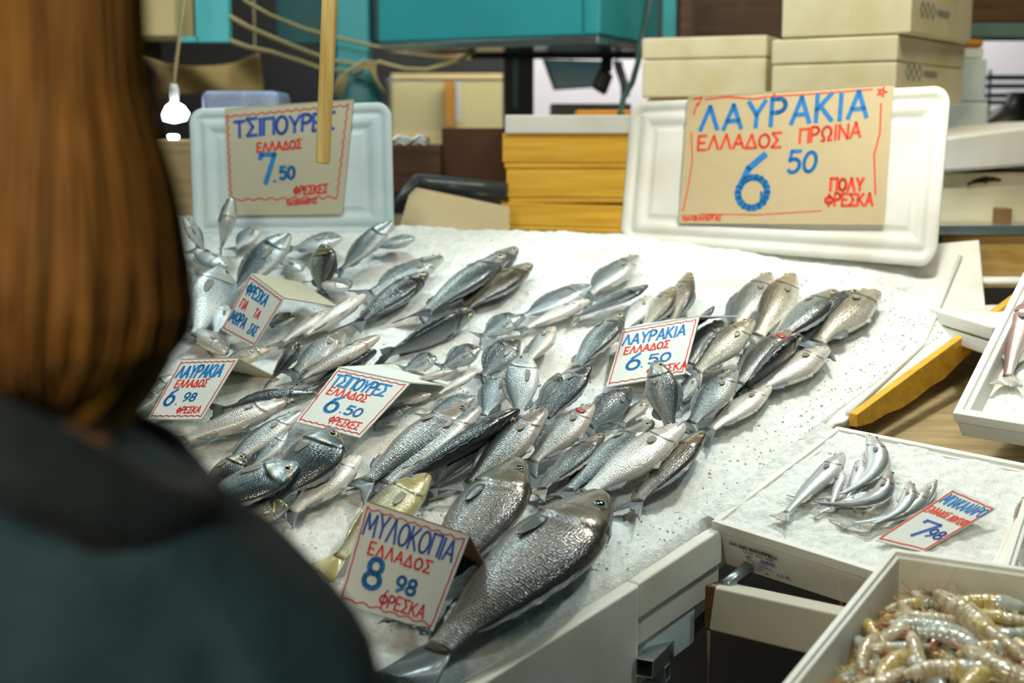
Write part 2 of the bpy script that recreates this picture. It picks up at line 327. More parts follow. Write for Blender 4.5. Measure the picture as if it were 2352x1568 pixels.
# smoothed profile tables
PT = {}
for _k in PROF:
    tab = [prof(_k, i/200) for i in range(201)]
    for _ in range(5):
        tab = [tab[0]]+[[(tab[max(0, i-3)][j]+tab[i-1][j]+2*tab[i][j]+tab[i+1][j]+tab[min(200, i+3)][j])/6 if i > 6 else tab[i][j] for j in range(3)] for i in range(1, 200)]+[tab[200]]
    PT[_k] = tab
def pf(sp, x):
    q = max(0, min(1, x))*200; i = min(199, int(q)); t = q-i
    return [PT[sp][i][j]*(1-t)+PT[sp][i+1][j]*t for j in range(3)]
SPEC = {'bass': 'bass', 'brea': 'bream', 'meag': 'meagre', 'hake': 'hake'}
def fish(kind, head, hh, tail, th, side, roll, label, by=0., bz=0., tb=0., kw=1., kz=1., fin='grey', eyes=None, cat='fish', group=None, gill=False, pec=True, pn=None, nm=None, notail=False):
    sp = SPEC[kind[:4]]
    kw *= {'bass': 1.42, 'bream': 1.26, 'meagre': 1.10, 'hake': 1.5}[sp]
    h = at(*head, hh) if len(head) == 2 else V(head); t = at(*tail, th) if len(tail) == 2 else V(tail)
    L = (h-t).length; X = (h-t).normalized(); n0 = pn or SLN; Nn = (n0-X*n0.dot(X)).normalized(); W = Nn.cross(X)
    r = math.radians(roll); D = W*(side*math.cos(r))+Nn*math.sin(r); Z = X.cross(D)
    up = 1 if Z.dot(Nn) >= 0 else -1       # which flank faces up
    base = (h+t)/2
    fl = max(PT[sp][int(200*x)][2] for x in (.2, .3, .4))
    names = {'bass': 'sea_bass', 'bream': 'sea_bream', 'meagre': 'meagre_fish', 'hake': 'hake'}
    root = thing(nm or names[sp], label, cat, base, group)
    def W3(x, y, z):      # fish space (snout at x=0, tail at x=1) to world
        q = x-.42; y2 = y*kw+by*(q*q*2.2)+tb*max(0, x-.5)**2*4; z2 = z*kw*kz+bz*(q*q*2.2)
        return h-X*(x*L)+D*(y2*L)+Z*(z2*L)
    xe = .9 if sp == 'hake' else .84
    st = [0, .006, .014, .025, .04, .055, .07, .085, .1, .115, .13, .145, .16, .175, .19, .205, .22, .235, .25, .27]
    st += [.27+(xe-.27)*i/22 for i in range(1, 23)]
    nr = 28; rings = []; uvs = []
    def surf(x, v, sgn):   # v 0 dorsal..1 belly
        a = v*math.pi; tp, bt, hw = pf(sp, x)
        c, s_ = math.cos(a), math.sin(a); y = (tp if c >= 0 else -bt)*math.copysign(abs(c)**.95, c)+(0)
        z = hw*abs(s_)**.85*sgn
        if c > 0: z *= 1-.22*c
        gu = .238-.38*(v-.52)**2; k = 1
        if .05 < v < .97:
            k += .045*sm01(x, .12, gu-.01)*(1-sm01(x, gu-.004, gu+.012)); k -= .05*math.exp(-((x-gu-.016)/.012)**2)
        mv = .52+1.4*x; k -= .10*math.exp(-((v-mv)/.035)**2)*(1-sm01(x, .07, .1))
        ev = .33 if sp != 'bream' else .36; ex = EYEP[sp][0]; k -= .06*math.exp(-((x-ex)/.028)**2-((v-EYEP[sp][1])/.12)**2)
        return x, y*k, z*k
    for x in st:
        ring = []
        for j in range(nr):
            a = 2*j/nr; v = a if a <= 1 else 2-a; sg = 1 if a <= 1 else -1
            ring.append(W3(*surf(x, v, sg))); uvs.append((x, v))
        rings.append(ring)
    mb = MB(); mb.rings(rings, uvs=uvs); mb.build('body', K[kind], root, True)
    fm = FN[fin]
    # tail fin
    if not notail:
        sd = {'bass': .13, 'bream': .15, 'meagre': .10, 'hake': .065}[sp]; bs = pf(sp, xe)[0]*.95; fl0 = 1-xe; fk = {'bass': .45, 'bream': .6, 'meagre': .1, 'hake': .15}[sp]
        jit = [rnd.uniform(-.012, .008) for _ in range(15)]
        def tf(a, b):
            s_ = 2*b-1; ln = (fl0+.03)*(1-fk*(1-abs(s_)**1.3))+jit[int(b*14)]*a; y = s_*(bs+(sd-bs)*a**.8)
            return W3(xe-.02+ln*a, y, .004*math.sin(b*40)*a*(1-a)+.012*math.sin(b*5+a*3)*a)
        mb = MB(); mb.grid(tf, 8, 14); mb.build('tail_fin', fm, root, True, solid=.0016)
    # dorsal and anal fins
    def strip(x0, x1, hgt, top, lean):
        def f(a, b):
            x = x0+(x1-x0)*a; tp, bt, hw = pf(sp, x); y0 = (tp if top else bt)*.93; e = math.sin(math.pi*min(1, a*1.02+.06))**.5*hgt
            return W3(x+b*lean, y0+(e*b if top else -e*b), .004*math.sin(a*30)*b)
        return f
    dh = {'bass': .040, 'bream': .045, 'meagre': .022, 'hake': .02}[sp]
    mb = MB(); mb.grid(strip(.30, .70, dh, True, .035), 16, 3); mb.build('dorsal_fin', fm, root, True, solid=.0016)
    mb = MB(); mb.grid(strip(.58, .72, dh*.9, False, .04), 8, 3); mb.build('anal_fin', fm, root, True, solid=.0016)
    mb = MB(); mb.grid(strip(.30, .36, dh*1.0, False, .07), 5, 3); mb.build('pelvic_fin', FN['pale'] if fin != 'red' else fm, root, True, solid=.0016)
    both = roll > 40 or roll < -50; sides = (1, -1) if both else (up,)
    for sg in sides:
        if pec:
            pl_ = {'bass': .075, 'bream': .16, 'meagre': .12, 'hake': .07}[sp]
            def pfin(a, b):
                s_ = 2*b-1; x = .262+pl_*a; sh = math.sin(math.pi*(.12+.86*a))**.6; v = .56+.02*a+s_*sh*.052*(1.3-a*.3)
                q = surf(x, min(.97, v), sg); return W3(q[0], q[1], q[2]+sg*(.003+.007*a))
            mb = MB(); mb.grid(pfin, 8, 8); mb.build('pectoral_fin', FN['brown'] if kind != 'meagre' else FN['dark'], root, True, solid=.0007)
        ex, ev = EYEP[sp][:2]; r0 = EYEP[sp][2]*L*kw
        p = W3(*surf(ex, ev, sg)); p2 = W3(*[a*b for a, b in zip(surf(ex, ev, sg), (1, 1, 1.2))])
        nv = (Z*sg+D*.35+X*.15).normalized()
        o = eye(p-nv*r0*.12, r0, nv, eyes or ('iris' if sp != 'meagre' else 'iris_pale')); o.parent = root; o.location = V(o.location)-base
    if gill:
        mb = MB()
        def gf(a, b):
            v = .42+.24*b; q = surf(.150+.06*a*(.6+.4*math.sin(b*3)), v, up); return W3(q[0], q[1], q[2]+up*(.007*math.sin(math.pi*a)+.002*math.sin(b*22)))
        mb.grid(gf, 5, 8); go = mb.build('open_gill', M['gill'], root, True, solid=.003); go['label'] = 'raw red open gill'
    return root
EYEP = {'bass': (.085, .30, .0195), 'bream': (.085, .34, .026), 'meagre': (.095, .30, .024), 'hake': (.075, .27, .014)}
_eyes = {}
def eye(loc, r, nv, mat):
    if mat not in _eyes:
        mb = MB()
        rg = [[V((math.cos(2*math.pi*j/16)*math.sin(a), math.sin(2*math.pi*j/16)*math.sin(a), math.cos(a)*.62)) for j in range(16)] for a in [.01]+[math.pi/2*i/6 for i in range(1, 7)]]
        mb.rings(rg, cap1=True)
        o = mb.build('eye', M[mat], None, True, raw=True); me = o.data
        for v in me.vertices: v.co.z += 0
        C.objects.unlink(o); bpy.data.objects.remove(o)
        mb = MB(); rg = [[V((math.cos(2*math.pi*j/14)*math.sin(a)*.98, math.sin(2*math.pi*j/14)*math.sin(a)*.98, math.cos(a)*.62+.035)) for j in range(14)] for a in (.01, .2, .4, .55, .66)]
        mb.rings(rg, cap1=False); o2 = mb.build('pupil', M['pupil'], None, True, raw=True); me2 = o2.data; C.objects.unlink(o2); bpy.data.objects.remove(o2)
        _eyes[mat] = (me, me2)
    me, me2 = _eyes[mat]
    o = bpy.data.objects.new('eye', me); C.objects.link(o); o.location = loc; o.scale = (r, r, r); o.rotation_euler = nv.to_track_quat('Z', 'Y').to_euler()
    q = bpy.data.objects.new('pupil', me2); C.objects.link(q); q.parent = o; return o

# ------------------------------------------------------------------ hand lettering (strokes on a unit grid)
def arc(cx, cy, rx, ry, a0, a1, n=10): return [(cx+rx*math.cos(math.radians(a0+(a1-a0)*i/n)), cy+ry*math.sin(math.radians(a0+(a1-a0)*i/n))) for i in range(n+1)]
G = {
 'Α': (.7, [[(0, 0), (.35, 1), (.7, 0)], [(.12, .33), (.6, .33)]]), 'Β': (.6, [[(0, 0), (0, 1)], [(0, 1)]+arc(.25, .75, .3, .25, 90, -90)+[(0, .5)], [(0, .5)]+arc(.25, .25, .35, .25, 90, -90)+[(0, 0)]]),
 'Γ': (.5, [[(0, 0), (0, 1), (.5, 1)]]), 'Δ': (.7, [[(0, 0), (.35, 1), (.7, 0), (0, 0)]]), 'Ε': (.55, [[(.55, 1), (0, 1), (0, 0), (.55, 0)], [(0, .5), (.45, .5)]]),
 'Ζ': (.6, [[(0, 1), (.6, 1), (0, 0), (.6, 0)]]), 'Η': (.6, [[(0, 0), (0, 1)], [(.6, 0), (.6, 1)], [(0, .5), (.6, .5)]]), 'Θ': (.7, [arc(.35, .5, .35, .5, 0, 360, 18), [(.15, .5), (.55, .5)]]),
 'Ι': (.12, [[(.06, 0), (.06, 1)]]), 'Κ': (.6, [[(0, 0), (0, 1)], [(.55, 1), (0, .42)], [(.15, .55), (.6, 0)]]), 'Λ': (.68, [[(0, 0), (.34, 1), (.68, 0)]]),
 'Μ': (.85, [[(0, 0), (.1, 1), (.42, .3), (.74, 1), (.85, 0)]]), 'Ν': (.65, [[(0, 0), (0, 1), (.65, 0), (.65, 1)]]), 'Ξ': (.6, [[(0, 1), (.6, 1)], [(.1, .5), (.5, .5)], [(0, 0), (.6, 0)]]),
 'Ο': (.7, [arc(.35, .5, .35, .5, 0, 360, 18)]), 'Π': (.65, [[(0, 0), (0, 1), (.65, 1), (.65, 0)]]), 'Ρ': (.55, [[(0, 0), (0, 1)]+arc(.22, .74, .32, .26, 90, -90)+[(0, .48)]]),
 'Σ': (.62, [[(.62, 1), (0, 1), (.38, .5), (0, 0), (.62, 0)]]), 'Τ': (.66, [[(0, 1), (.66, 1)], [(.33, 1), (.33, 0)]]), 'Υ': (.66, [[(0, 1), (.33, .48), (.66, 1)], [(.33, .48), (.33, 0)]]),
 'Φ': (.75, [arc(.375, .52, .375, .3, 0, 360, 16), [(.375, 1.05), (.375, -.05)]]), 'Χ': (.65, [[(0, 1), (.65, 0)], [(0, 0), (.65, 1)]]), 'Ω': (.75, [[(0, 0), (.22, 0)]+arc(.375, .58, .34, .42, 240, -60, 16)+[(.52, 0), (.75, 0)]]),
 'ώ': (.75, [arc(.375, .62, .32, .36, 0, 360, 16), [(.1, .05), (.65, .05)]]),
 '0': (.62, [arc(.31, .5, .31, .5, 0, 360, 18)]), '1': (.3, [[(0, .75), (.2, 1), (.2, 0)]]), '2': (.6, [arc(.3, .72, .3, .28, 170, -30)+[(0, 0), (.6, 0)]]), '4': (.6, [[(.45, 0), (.45, 1), (0, .35), (.6, .35)]]),
 '5': (.6, [[(.55, 1), (.08, 1), (.04, .56)]+arc(.28, .32, .32, .32, 110, -140)]), '6': (.6, [[(.5, 1), (.2, .75), (.05, .4)]+arc(.31, .29, .29, .29, 160, 520, 18)]),
 '7': (.62, [[(.02, .86), (.06, 1), (.62, .98), (.25, 0)]]), '8': (.6, [arc(.3, .75, .24, .25, -90, 270, 16), arc(.3, .26, .3, .26, 90, 450, 16)]), '9': (.6, [arc(.3, .7, .28, .3, 0, 360, 16), [(.58, .7), (.5, .25), (.15, 0)]]),
 'ʼ': (.15, [[(.1, 1), (.05, .85)]]), '"': (.25, [[(.05, 1), (.05, .8)], [(.2, 1), (.2, .8)]]), '.': (.14, [[(.05, .0), (.09, .05)]]), ',': (.14, [[(.09, .05), (.02, -.12)]]), '/': (.4, [[(0, 0), (.4, 1)]]), ':': (.14, [[(.05, .05), (.07, .1)], [(.05, .6), (.07, .65)]]), '-': (.4, [[(0, .5), (.4, .5)]]), ' ': (.4, [])}
def strokes(text, x, y, hgt, ws=1., gap=.22, slant=0., rise=0., jit=.03, seed=1):
    q = random.Random(seed*977+len(text)); out = []; cx = 0
    for ch in text:
        wd, pls = G[ch]; sy = 1+q.uniform(-jit, jit)*2; dy = q.uniform(-jit, jit)
        for pl_ in pls:
            out.append([(x+hgt*ws*(cx+a+slant*b/ws), y+hgt*(b*sy+dy)+rise*(cx+a)*hgt*ws) for a, b in pl_])
        cx += wd+gap
    return out
def ribbon(mb, pl_, w_, f, lift, nrm, ends=True):
    """a flat pen stroke; pl_ in card units, f maps them to the world"""
    for a, b in zip(pl_, pl_[1:]):
        pa, pb = f(*a), f(*b); d = pb-pa
        if d.length < 1e-7: continue
        d.normalize(); s_ = nrm.cross(d)*(w_/2); e = d*(w_*.30)
        mb.add([pa-s_-e, pb-s_+e, pb+s_+e, pa+s_-e], [(0, 1, 2, 3)])
    off = nrm*lift; return off
class Face:
    """flat sheet: four picture corners TL TR BR BL laid on the plane through p0 that makes them most rectangular near normal guess"""
    def __init__(s, px, p0, yaw, tilt, free=25, reg=.02):
        best = None; p0 = V(p0)
        for dy in range(-free, free+1, 5):
            for dt in range(-free, free+1, 5):
                a, b = math.radians(yaw+dy), math.radians(tilt+dt)     # yaw: 0 faces the camera, + turns it to the right; tilt: leaning back
                n = V((math.sin(a)*math.cos(b), -math.cos(a)*math.cos(b), math.sin(b)))
                q = [on_plane(x, y, p0, n) for x, y in px]
                e = [(q[(i+1) % 4]-q[i]) for i in range(4)]
                c = sum((e[i].normalized().dot(e[(i+1) % 4].normalized()))**2 for i in range(4))+((e[0].length-e[2].length)/e[0].length)**2+((e[1].length-e[3].length)/e[1].length)**2
                c += reg*((dy/25)**2+(dt/25)**2)
                if best is None or c < best[0]: best = (c, n, q)
        s.n, s.q = best[1], best[2]; s.W = (s.q[1]-s.q[0]).length; s.H = (s.q[3]-s.q[0]).length
    def __call__(s, u, v, o=0.):      # u right, v up (0..1)
        a = s.q[3].lerp(s.q[2], u); b = s.q[0].lerp(s.q[1], u); return a.lerp(b, v)+s.n*o
def slab_of(face, name, mat, parent, th=.002, u0=0, u1=1, v0=0, v1=1, bevel=0):
    a = [face(u0, v0, -th), face(u1, v0, -th), face(u1, v1, -th), face(u0, v1, -th)]; b = [p+face.n*th for p in a]
    return MB().hexa(a, b).build(name, mat, parent, bevel=bevel)
def write(face, parent, mat, lines, name='lettering'):
    """lines: (text or polyline, x, y, height, pen width, options); x, y, height in fractions of the sheet width/height"""
    A = face.H/face.W
    for i, ln in enumerate(lines):
        if isinstance(ln[0], str):
            t, x, y, hh, pw, k = ln; sts = strokes(t, 0, 0, hh, seed=i+len(t), **k)
            sts = [[(x+a*A, y+b) for a, b in st] for st in sts]
        else: sts = [ln[0]]; pw = ln[1]
        mb = MB()
        for st in sts: ribbon(mb, st, pw*face.H, lambda a, b: face(a, b, .0009), 0, face.n)
        mb.build(name, mat, parent)
def wavy(p, q, n, amp, seed=0):
    """scalloped border line between two card points"""
    r = random.Random(seed); out = []
    dx, dy = q[0]-p[0], q[1]-p[1]; L = math.hypot(dx, dy); nx, ny = -dy/L, dx/L
    for i in range(n*6+1):
        t = i/(n*6); k = amp*abs(math.sin(math.pi*t*n+.3))*r.uniform(.8, 1.1)
        out.append((p[0]+dx*t+nx*k, p[1]+dy*t+ny*k))
    return out
# ------------------------------------------------------------------ the hall
def struct(name, mb, mat): return tag(mb.build(name, mat), None, None, None, 'structure')
struct('floor', MB().box((-5, -2, -.1), (5, 9, 0)), M['floor'])
struct('wall_back', MB().box((-5, 9, 0), (5, 9.2, 4.6)), M['wall'])
struct('wall_left', MB().box((-5.2, -2, 0), (-5, 9, 4.6)), M['wall'])
struct('wall_right', MB().box((5, -2, 0), (5.2, 9, 4.6)), M['wall'])
struct('ceiling', MB().box((-5, -2, 4.6), (5, 9, 4.7)), M['ceil'])

# ------------------------------------------------------------------ the stall: counter, polystyrene board, crushed ice
ZD = V((0, 0, -1))
cor = [at(2240, 600, -.03), at(2262, 722, -.03), at(1930, 968, -.03), at(1640, 1222, -.03), at(1440, 1352, -.03), at(1250, 1462, -.03), at(1000, 1600, -.03)]
FR = cor[1]; edge = cor[1:]
d_e = (cor[6]-cor[2]).normalized(); near = cor[6]+d_e*.5
left_n = V((-1.75, near.y+.1, slab_z(-1.75, near.y+.1)-.045)); back_l = V((-1.75, 4.12, slab_z(0, 4.12)-.045)); back_r = V((1.28, 3.98, slab_z(0, 3.98)-.045))
counter = thing('display_counter', 'sloping market counter of polystyrene boards on a square tube frame under the ice', 'counter', (-.2, 3.2, 0))
top = [left_n, near]+[c for c in edge[::-1]]+[back_r, back_l]
mb = MB(); dn = V((0, 0, -.03)); k = len(top)
mb.add(top+[p+dn for p in top], [tuple(range(k)), tuple(range(2*k-1, k-1, -1))]+[(i, i+k, (i+1) % k+k, (i+1) % k) for i in range(k)])
mb.build('counter_top', M['styro'], counter)
def fascia(p, q, z, name, mat, th=.03, lip=0.):
    """upright board hung under the edge from p to q"""
    t = (q-p); n = V((t.y, -t.x, 0)).normalized()*th
    if n.x < 0: n = -n
    a = [p+ZD*z, q+ZD*z, q+n+ZD*z, p+n+ZD*z]; b = [p, q, q+n, p+n]
    return MB().hexa(a, b).build(name, mat, counter, bevel=.006)
up1 = V((0, 0, .018))
fascia(near+up1, cor[4]+up1, .34, 'front_panel', M['styro'], .035)
fascia(cor[4]+up1, cor[3]+up1+V((-.005, -.005, 0)), .075, 'edge_sheet', M['styro'], .030)
fascia(cor[4]+ZD*.06, cor[3]+ZD*.06, .06, 'edge_sheet', M['styro'], .018)
fascia(cor[4]+ZD*.115+V((-.01, 0, 0)), cor[3].lerp(cor[4], .25)+ZD*.10, .10, 'edge_sheet', M['styro_cool'], .012)
fascia(cor[3]+up1, cor[2]+up1, .10, 'edge_sheet', M['styro'], .012)
# square tube rail with its open end, under the sheets
def square_tube(p, q, w_, t=.003):
    d = (q-p).normalized(); s_ = d.cross(V((0, 0, 1))).normalized(); u_ = s_.cross(d)
    mb = MB(); o = []; i_ = []
    for c in (p, q):
        o.append([c+s_*(a*w_/2)+u_*(b*w_/2) for a, b in ((-1, -1), (1, -1), (1, 1), (-1, 1))])
        i_.append([c+s_*(a*(w_/2-t))+u_*(b*(w_/2-t)) for a, b in ((-1, -1), (1, -1), (1, 1), (-1, 1))])
    mb.rings([i_[1], i_[0], o[0], o[1], i_[1]], cap0=False, cap1=False); return mb
rp = at_y(1480, 1535, 2.60); rq = at_y(1608, 1408, 2.98); rq = rp+(rq-rp)*1.6
square_tube(rp, rq, .036).build('frame_rail', M['metal'], counter, bevel=.002)
sp_ = at_y(1535, 1545, 2.68); square_tube(sp_+V((0, 0, 0)), sp_+V((-.55, .25, 0)), .034).build('frame_rail', M['metal'], counter, bevel=.002)
for x, y in ((-1.6, 2.3), (-1.6, 3.95), (.95, 3.85), (-.05, 2.68), (.42, 3.02)):
    zt = slab_z(x, y)-.08; square_tube(V((x, y, 0)), V((x, y, zt)), .04).build('leg', M['metal'], counter)
# white polystyrene board that the ice thins out on, with a raised rim
bq = [(2165, 562), (2250, 548), (2267, 724), (1935, 972)]
bp = [at(2060, 600, -.012), at(2150, 555, -.002)+V((0, .1, .045)), at(2250, 549, 0)+V((0, 0, .0)), at(2266, 722, -.008), at(1935, 966, -.008), at(1850, 940, -.02)]
bd = thing('polystyrene_board', 'white polystyrene board beneath the ice at the right end of the counter', 'board', bp[4])
mb = MB(); q = [at(1700, 800, -.022), at(1860, 585, -.022), at(2250, 549, -.004), at(2266, 722, -.006), at(1938, 968, -.008), at(1800, 1000, -.022)]
n_ = len(q); lo = [p-SLN*.02 for p in q]
mb.add(q+lo, [tuple(range(n_-1, -1, -1)), tuple(range(n_, 2*n_))]+[(i, (i+1) % n_, (i+1) % n_+n_, i+n_) for i in range(n_)])
mb.build('board_panel', M['styro'], bd, bevel=.005)
r0, r1, r2 = at(2205, 590, -.002), at(2120, 790, -.004), at(1948, 950, -.004)
mb = MB(); mb.tube([r0, r0.lerp(r1, .5), r1, r1.lerp(r2, .5), r2], .007, 8); mb.build('raised_rim', M['styro'], bd, True)

# crushed ice: one uncountable mass, lumpy and thin towards the edges
from mathutils import noise as mn
fr = [left_n+V((0, 0, 0)), near]+edge[::-1]
fr = [V((p.x, p.y)) for p in fr]; fl_ = [0]
for a, b in zip(fr, fr[1:]): fl_.append(fl_[-1]+(b-a).length)
def front(s):
    L = s*fl_[-1]
    for i in range(len(fr)-1):
        if L <= fl_[i+1]+1e-9:
            t = (L-fl_[i])/(fl_[i+1]-fl_[i]); return fr[i].lerp(fr[i+1], t)
    return fr[-1]
BL_, BR_ = V((-1.72, 4.22)), V((1.17, 3.94))
def ice_top(x, y):
    n = mn.fractal(V((x*7, y*7, 0)), 1, 2, 4)*.007+mn.noise(V((x*55, y*55, 3)))*.0032+mn.noise(V((x*120, y*120, 9)))*.0018+abs(mn.noise(V((x*24, y*24, 5))))*.006
    return slab_z(x, y)+n-.004
mb = MB(); NU, NV = 300, 220
def icef(s, t):
    a = front(s); b = BL_.lerp(BR_, s); p = a.lerp(b, t); z = ice_top(p.x, p.y)
    e = min(t/.012, (1-t)/.012, (1-s)/.10, 1); z -= (.042 if t < .5 else .022)*(1-min(1, max(0, e)))**2
    return V((p.x, p.y, z))
mb.grid(lambda a, b: icef(a, b), NU, NV)
ice = tag(mb.build('crushed_ice', M['ice'], None, True), 'bed of crushed white ice sloping across the whole fish counter', 'ice', None, 'stuff')
mb = MB()
def crumbs(mb, n, pick, r0, r1):
    for _ in range(n):
        p = pick(); r = rnd.uniform(r0, r1)*rnd.uniform(.6, 1.2)
        ph = rnd.random()*6; vs = []
        for a in ((1, 0, 0), (-1, 0, 0), (0, 1, 0), (0, -1, 0), (0, 0, 1), (0, 0, -.6), (.7, .7, .3), (-.7, .6, .4)):
            v = V(a)*(r*rnd.uniform(.6, 1.25)); vs.append(Matrix.Rotation(ph, 3, 'Z')@v+p)
        fs = []
        for f in [(0, 6, 4), (6, 2, 4), (2, 7, 4), (7, 1, 4), (1, 3, 4), (3, 0, 4), (6, 0, 5), (2, 6, 5), (7, 2, 5), (1, 7, 5), (3, 1, 5), (0, 3, 5)]:
            a, b, c = (vs[i] for i in f); fs.append(f if (b-a).cross(c-a).dot((a+b+c)/3-p) > 0 else f[::-1])
        mb.add(vs, fs)
def pk():
    s, t = rnd.random(), rnd.random()**1.3*.97+.01; p = icef(s*.95, t); return p+V((0, 0, .001))
crumbs(mb, 3000, pk, .0015, .004)
tag(mb.build('ice_crumbs', M['ice'], None, True), 'loose crumbs of ice scattered over the ice bed', 'ice', None, 'stuff')

# ------------------------------------------------------------------ polystyrene lids propped at the back, price posters on them
def rr(inset, rad, n=12):
    pts = []; r = max(.004, rad-inset)
    for cx, cy, a in ((1, 1, 0), (0, 1, 90), (0, 0, 180), (1, 0, 270)):
        for i in range(n+1):
            t = math.radians(a+90*i/n); pts.append((cx, cy, inset+r if cx == 0 else -(inset+r), inset+r if cy == 0 else -(inset+r), r*math.cos(t), r*math.sin(t)))
    return pts
def lid(face, label, mat, rad=.045, name='polystyrene_backboard'):
    W, H = face.W, face.H; root = thing(name, label, 'lid', face(.5, 0), None); mb = MB(); rs = []
    for ins, h in ((.014, -.030), (.004, -.026), (0, -.020), (0, .002), (.004, .006), (.020, .006), (.024, .002), (.034, .002), (.038, .006), (.058, .006), (.064, .0), (.078, 0), (.084, .004), (.087, .004), (.5*H, .004)):
        ins = min(ins, .49*H)
        rs.append([face((a+(b+e)/W), (c+(d+f)/H), h) for a, c, b, d, e, f in rr(ins, rad)])
    mb.rings(rs); mb.build('lid_board', mat, root, True).modifiers.new('e', 'EDGE_SPLIT').split_angle = 1.0
    return root
lr = Face([(1450, 236), (2186, 196), (2150, 612), (1424, 556)], at(1790, 590, .0), 8, 12)
lid(lr, 'large white polystyrene lid standing on the ice behind the 6.50 poster with stars', M['styro'])
ll = Face([(434, 250), (898, 234), (905, 545), (445, 548)], at(690, 540, -.01), 6, 10)
lid(ll, 'smaller white polystyrene lid standing on the ice behind the 7.50 poster', M['styro_cool'], .04)
def poster(px, base, label, cardmat, curl=.0, lift=.012):
    f = Face(px, base.q[0].lerp(base.q[2], .5)+base.n*lift, 8, 12, 5)
    f.n = base.n; f.q = [on_plane(x, y, base(.5, .5, lift), base.n) for x, y in px]; f.W = (f.q[1]-f.q[0]).length; f.H = (f.q[3]-f.q[0]).length
    root = thing('price_poster', label, 'price sign', f(.5, 0), 'hand-lettered price signs')
    slab_of(f, 'poster_sheet', cardmat, root, .003); 
    mb = MB().hexa([f(0, .985, -.003), f(1, .985, -.003), f(1, 1, -.03), f(0, 1, -.03)], [f(0, .99, 0), f(1, .99, 0), f(1, 1.004, 0), f(0, 1.004, 0)]); mb.build('folded_edge', cardmat, root)
    return f, root
f, r = poster([(516, 250), (812, 229), (786, 492), (528, 495)], ll, 'grey-green price poster reading 7.50 hung on the smaller polystyrene lid', M['card'])
write(f, r, M['navy'], [('ΤΣΙΠΟΥΡΕΣ', .07, .73, .15, .030, dict(ws=1.0, gap=.16, rise=.03))], 'blue_lettering')
write(f, r, M['blue'], [('7', .27, .30, .25, .045, dict(ws=.95)), ('.', .39, .31, .1, .028, {}), ('50', .44, .33, .10, .030, dict(ws=1.0))], 'blue_lettering')
write(f, r, M['red'], [('ΕΛΛΑΔΟΣ', .25, .585, .075, .018, dict(ws=1., gap=.2, rise=.04)), ('ΦΡΕΣΚΕΣ', .56, .18, .07, .016, dict(ws=.9, slant=.1, rise=.04)), ('ΥΔΑΤΟΚΑΛΛΙΕΡΓΙΕΣ', .50, .085, .045, .009, dict(ws=.58, rise=.05)),
      (wavy((.02, .94), (.97, .97), 14, -.022), .010), (wavy((.03, .95), (.03, .14), 12, -.02), .010), (wavy((.02, .13), (.93, .135), 9, .028), .010), (wavy((.95, .96), (.93, .14), 10, .015), .010)], 'red_lettering')
f, r = poster([(1580, 224), (2054, 192), (2030, 516), (1560, 513)], lr, 'large tan price poster reading 6.50 with small red stars on its border', M['card_tan'])
write(f, r, M['blue'], [('ΛΑΥΡΑΚΙΑ', .075, .73, .19, .034, dict(ws=1.02, gap=.26, rise=.03)), ('6', .28, .13, .39, .050, dict(ws=1.0)), ('Ν', .40, .15, .09, .016, dict(ws=.6)), ('50', .52, .385, .15, .028, dict(ws=.95, slant=.1))], 'blue_lettering')
st = [[(.43+.02*math.cos(math.radians(90+144*i)), .955+.03*math.sin(math.radians(90+144*i))) for i in range(6)], [(.945+.025*math.cos(math.radians(70+144*i)), .945+.038*math.sin(math.radians(70+144*i))) for i in range(6)]]
write(f, r, M['orange'], [('ΕΛΛΑΔΟΣ', .07, .58, .105, .020, dict(ws=1.05, gap=.2)), ('ΠΡΩΙΝΑ', .57, .60, .105, .020, dict(ws=.95, rise=.06)), ('ΠΟΛΥ', .735, .245, .085, .022, dict(ws=.85)), ('ΦΡΕΣΚΑ', .715, .135, .085, .020, dict(ws=.85)),
      ('ΥΔΑΤΟΚΑΛΛΙΕΡΓΙΑΣ', .012, .025, .04, .008, dict(ws=.62)), ([(.03, .985), (.07, .99), (.055, .93)], .014), ([(.05, .95), (.035, .86)], .012), ([(.09, .975), (.2, .985), (.33, .955), (.4, .965)], .011), ([(.45, .965), (.7, .965), (.9, .97)], .010),
      ([(.945, .86), (.95, .65), (.93, .5), (.95, .22)], .013), ([(.03, .72), (.045, .5), (.035, .3), (.015, .1)], .009), ([(.1, .075), (.4, .07), (.7, .1)], .006)]+[(s, .010) for s in st], 'red_lettering')

# ------------------------------------------------------------------ folded cardboard price cards standing in the fish
def card(px, hb, yaw, tilt, flap, label, mat, bord, bordmat, texts, amp=.02, free=25, bk=None, base=None):
    base = base or at((px[2][0]+px[3][0])/2, (px[2][1]+px[3][1])/2, hb)
    f = Face(px, base, yaw, tilt, free)
    root = thing('price_card', label, 'price sign', base, 'hand-lettered price signs')
    slab_of(f, 'front_panel', mat, root, .003)
    if flap:      # second panel of the tent, from the fold backwards
        (ax, ay, ad), (bx, by, bd_) = flap
        A, B = f(0, 1), f(1, 1); a2 = at_y(ax, ay, A.y+ad); b2 = at_y(bx, by, B.y+bd_)
        n = (B-A).cross(a2-A).normalized()*.003
        MB().hexa([A, B, b2, a2], [A+n, B+n, b2+n, a2+n]).build('back_flap', bk or mat, root)
    for m_, ls in texts: write(f, root, M[m_], ls, 'red_lettering' if m_ in ('red', 'crimson', 'orange') else 'blue_lettering')
    e = .035
    write(f, root, M[bordmat], [(wavy((e, 1-e), (1-e, 1-e), bord[0], -amp, 1), .013), (wavy((e, e), (1-e, e), bord[1], amp, 2), .013), (wavy((e, 1-e), (e, e), 5, -.006, 3), .013), (wavy((1-e, 1-e), (1-e, e), 5, .006, 4), .013)], 'border_line')
    return f
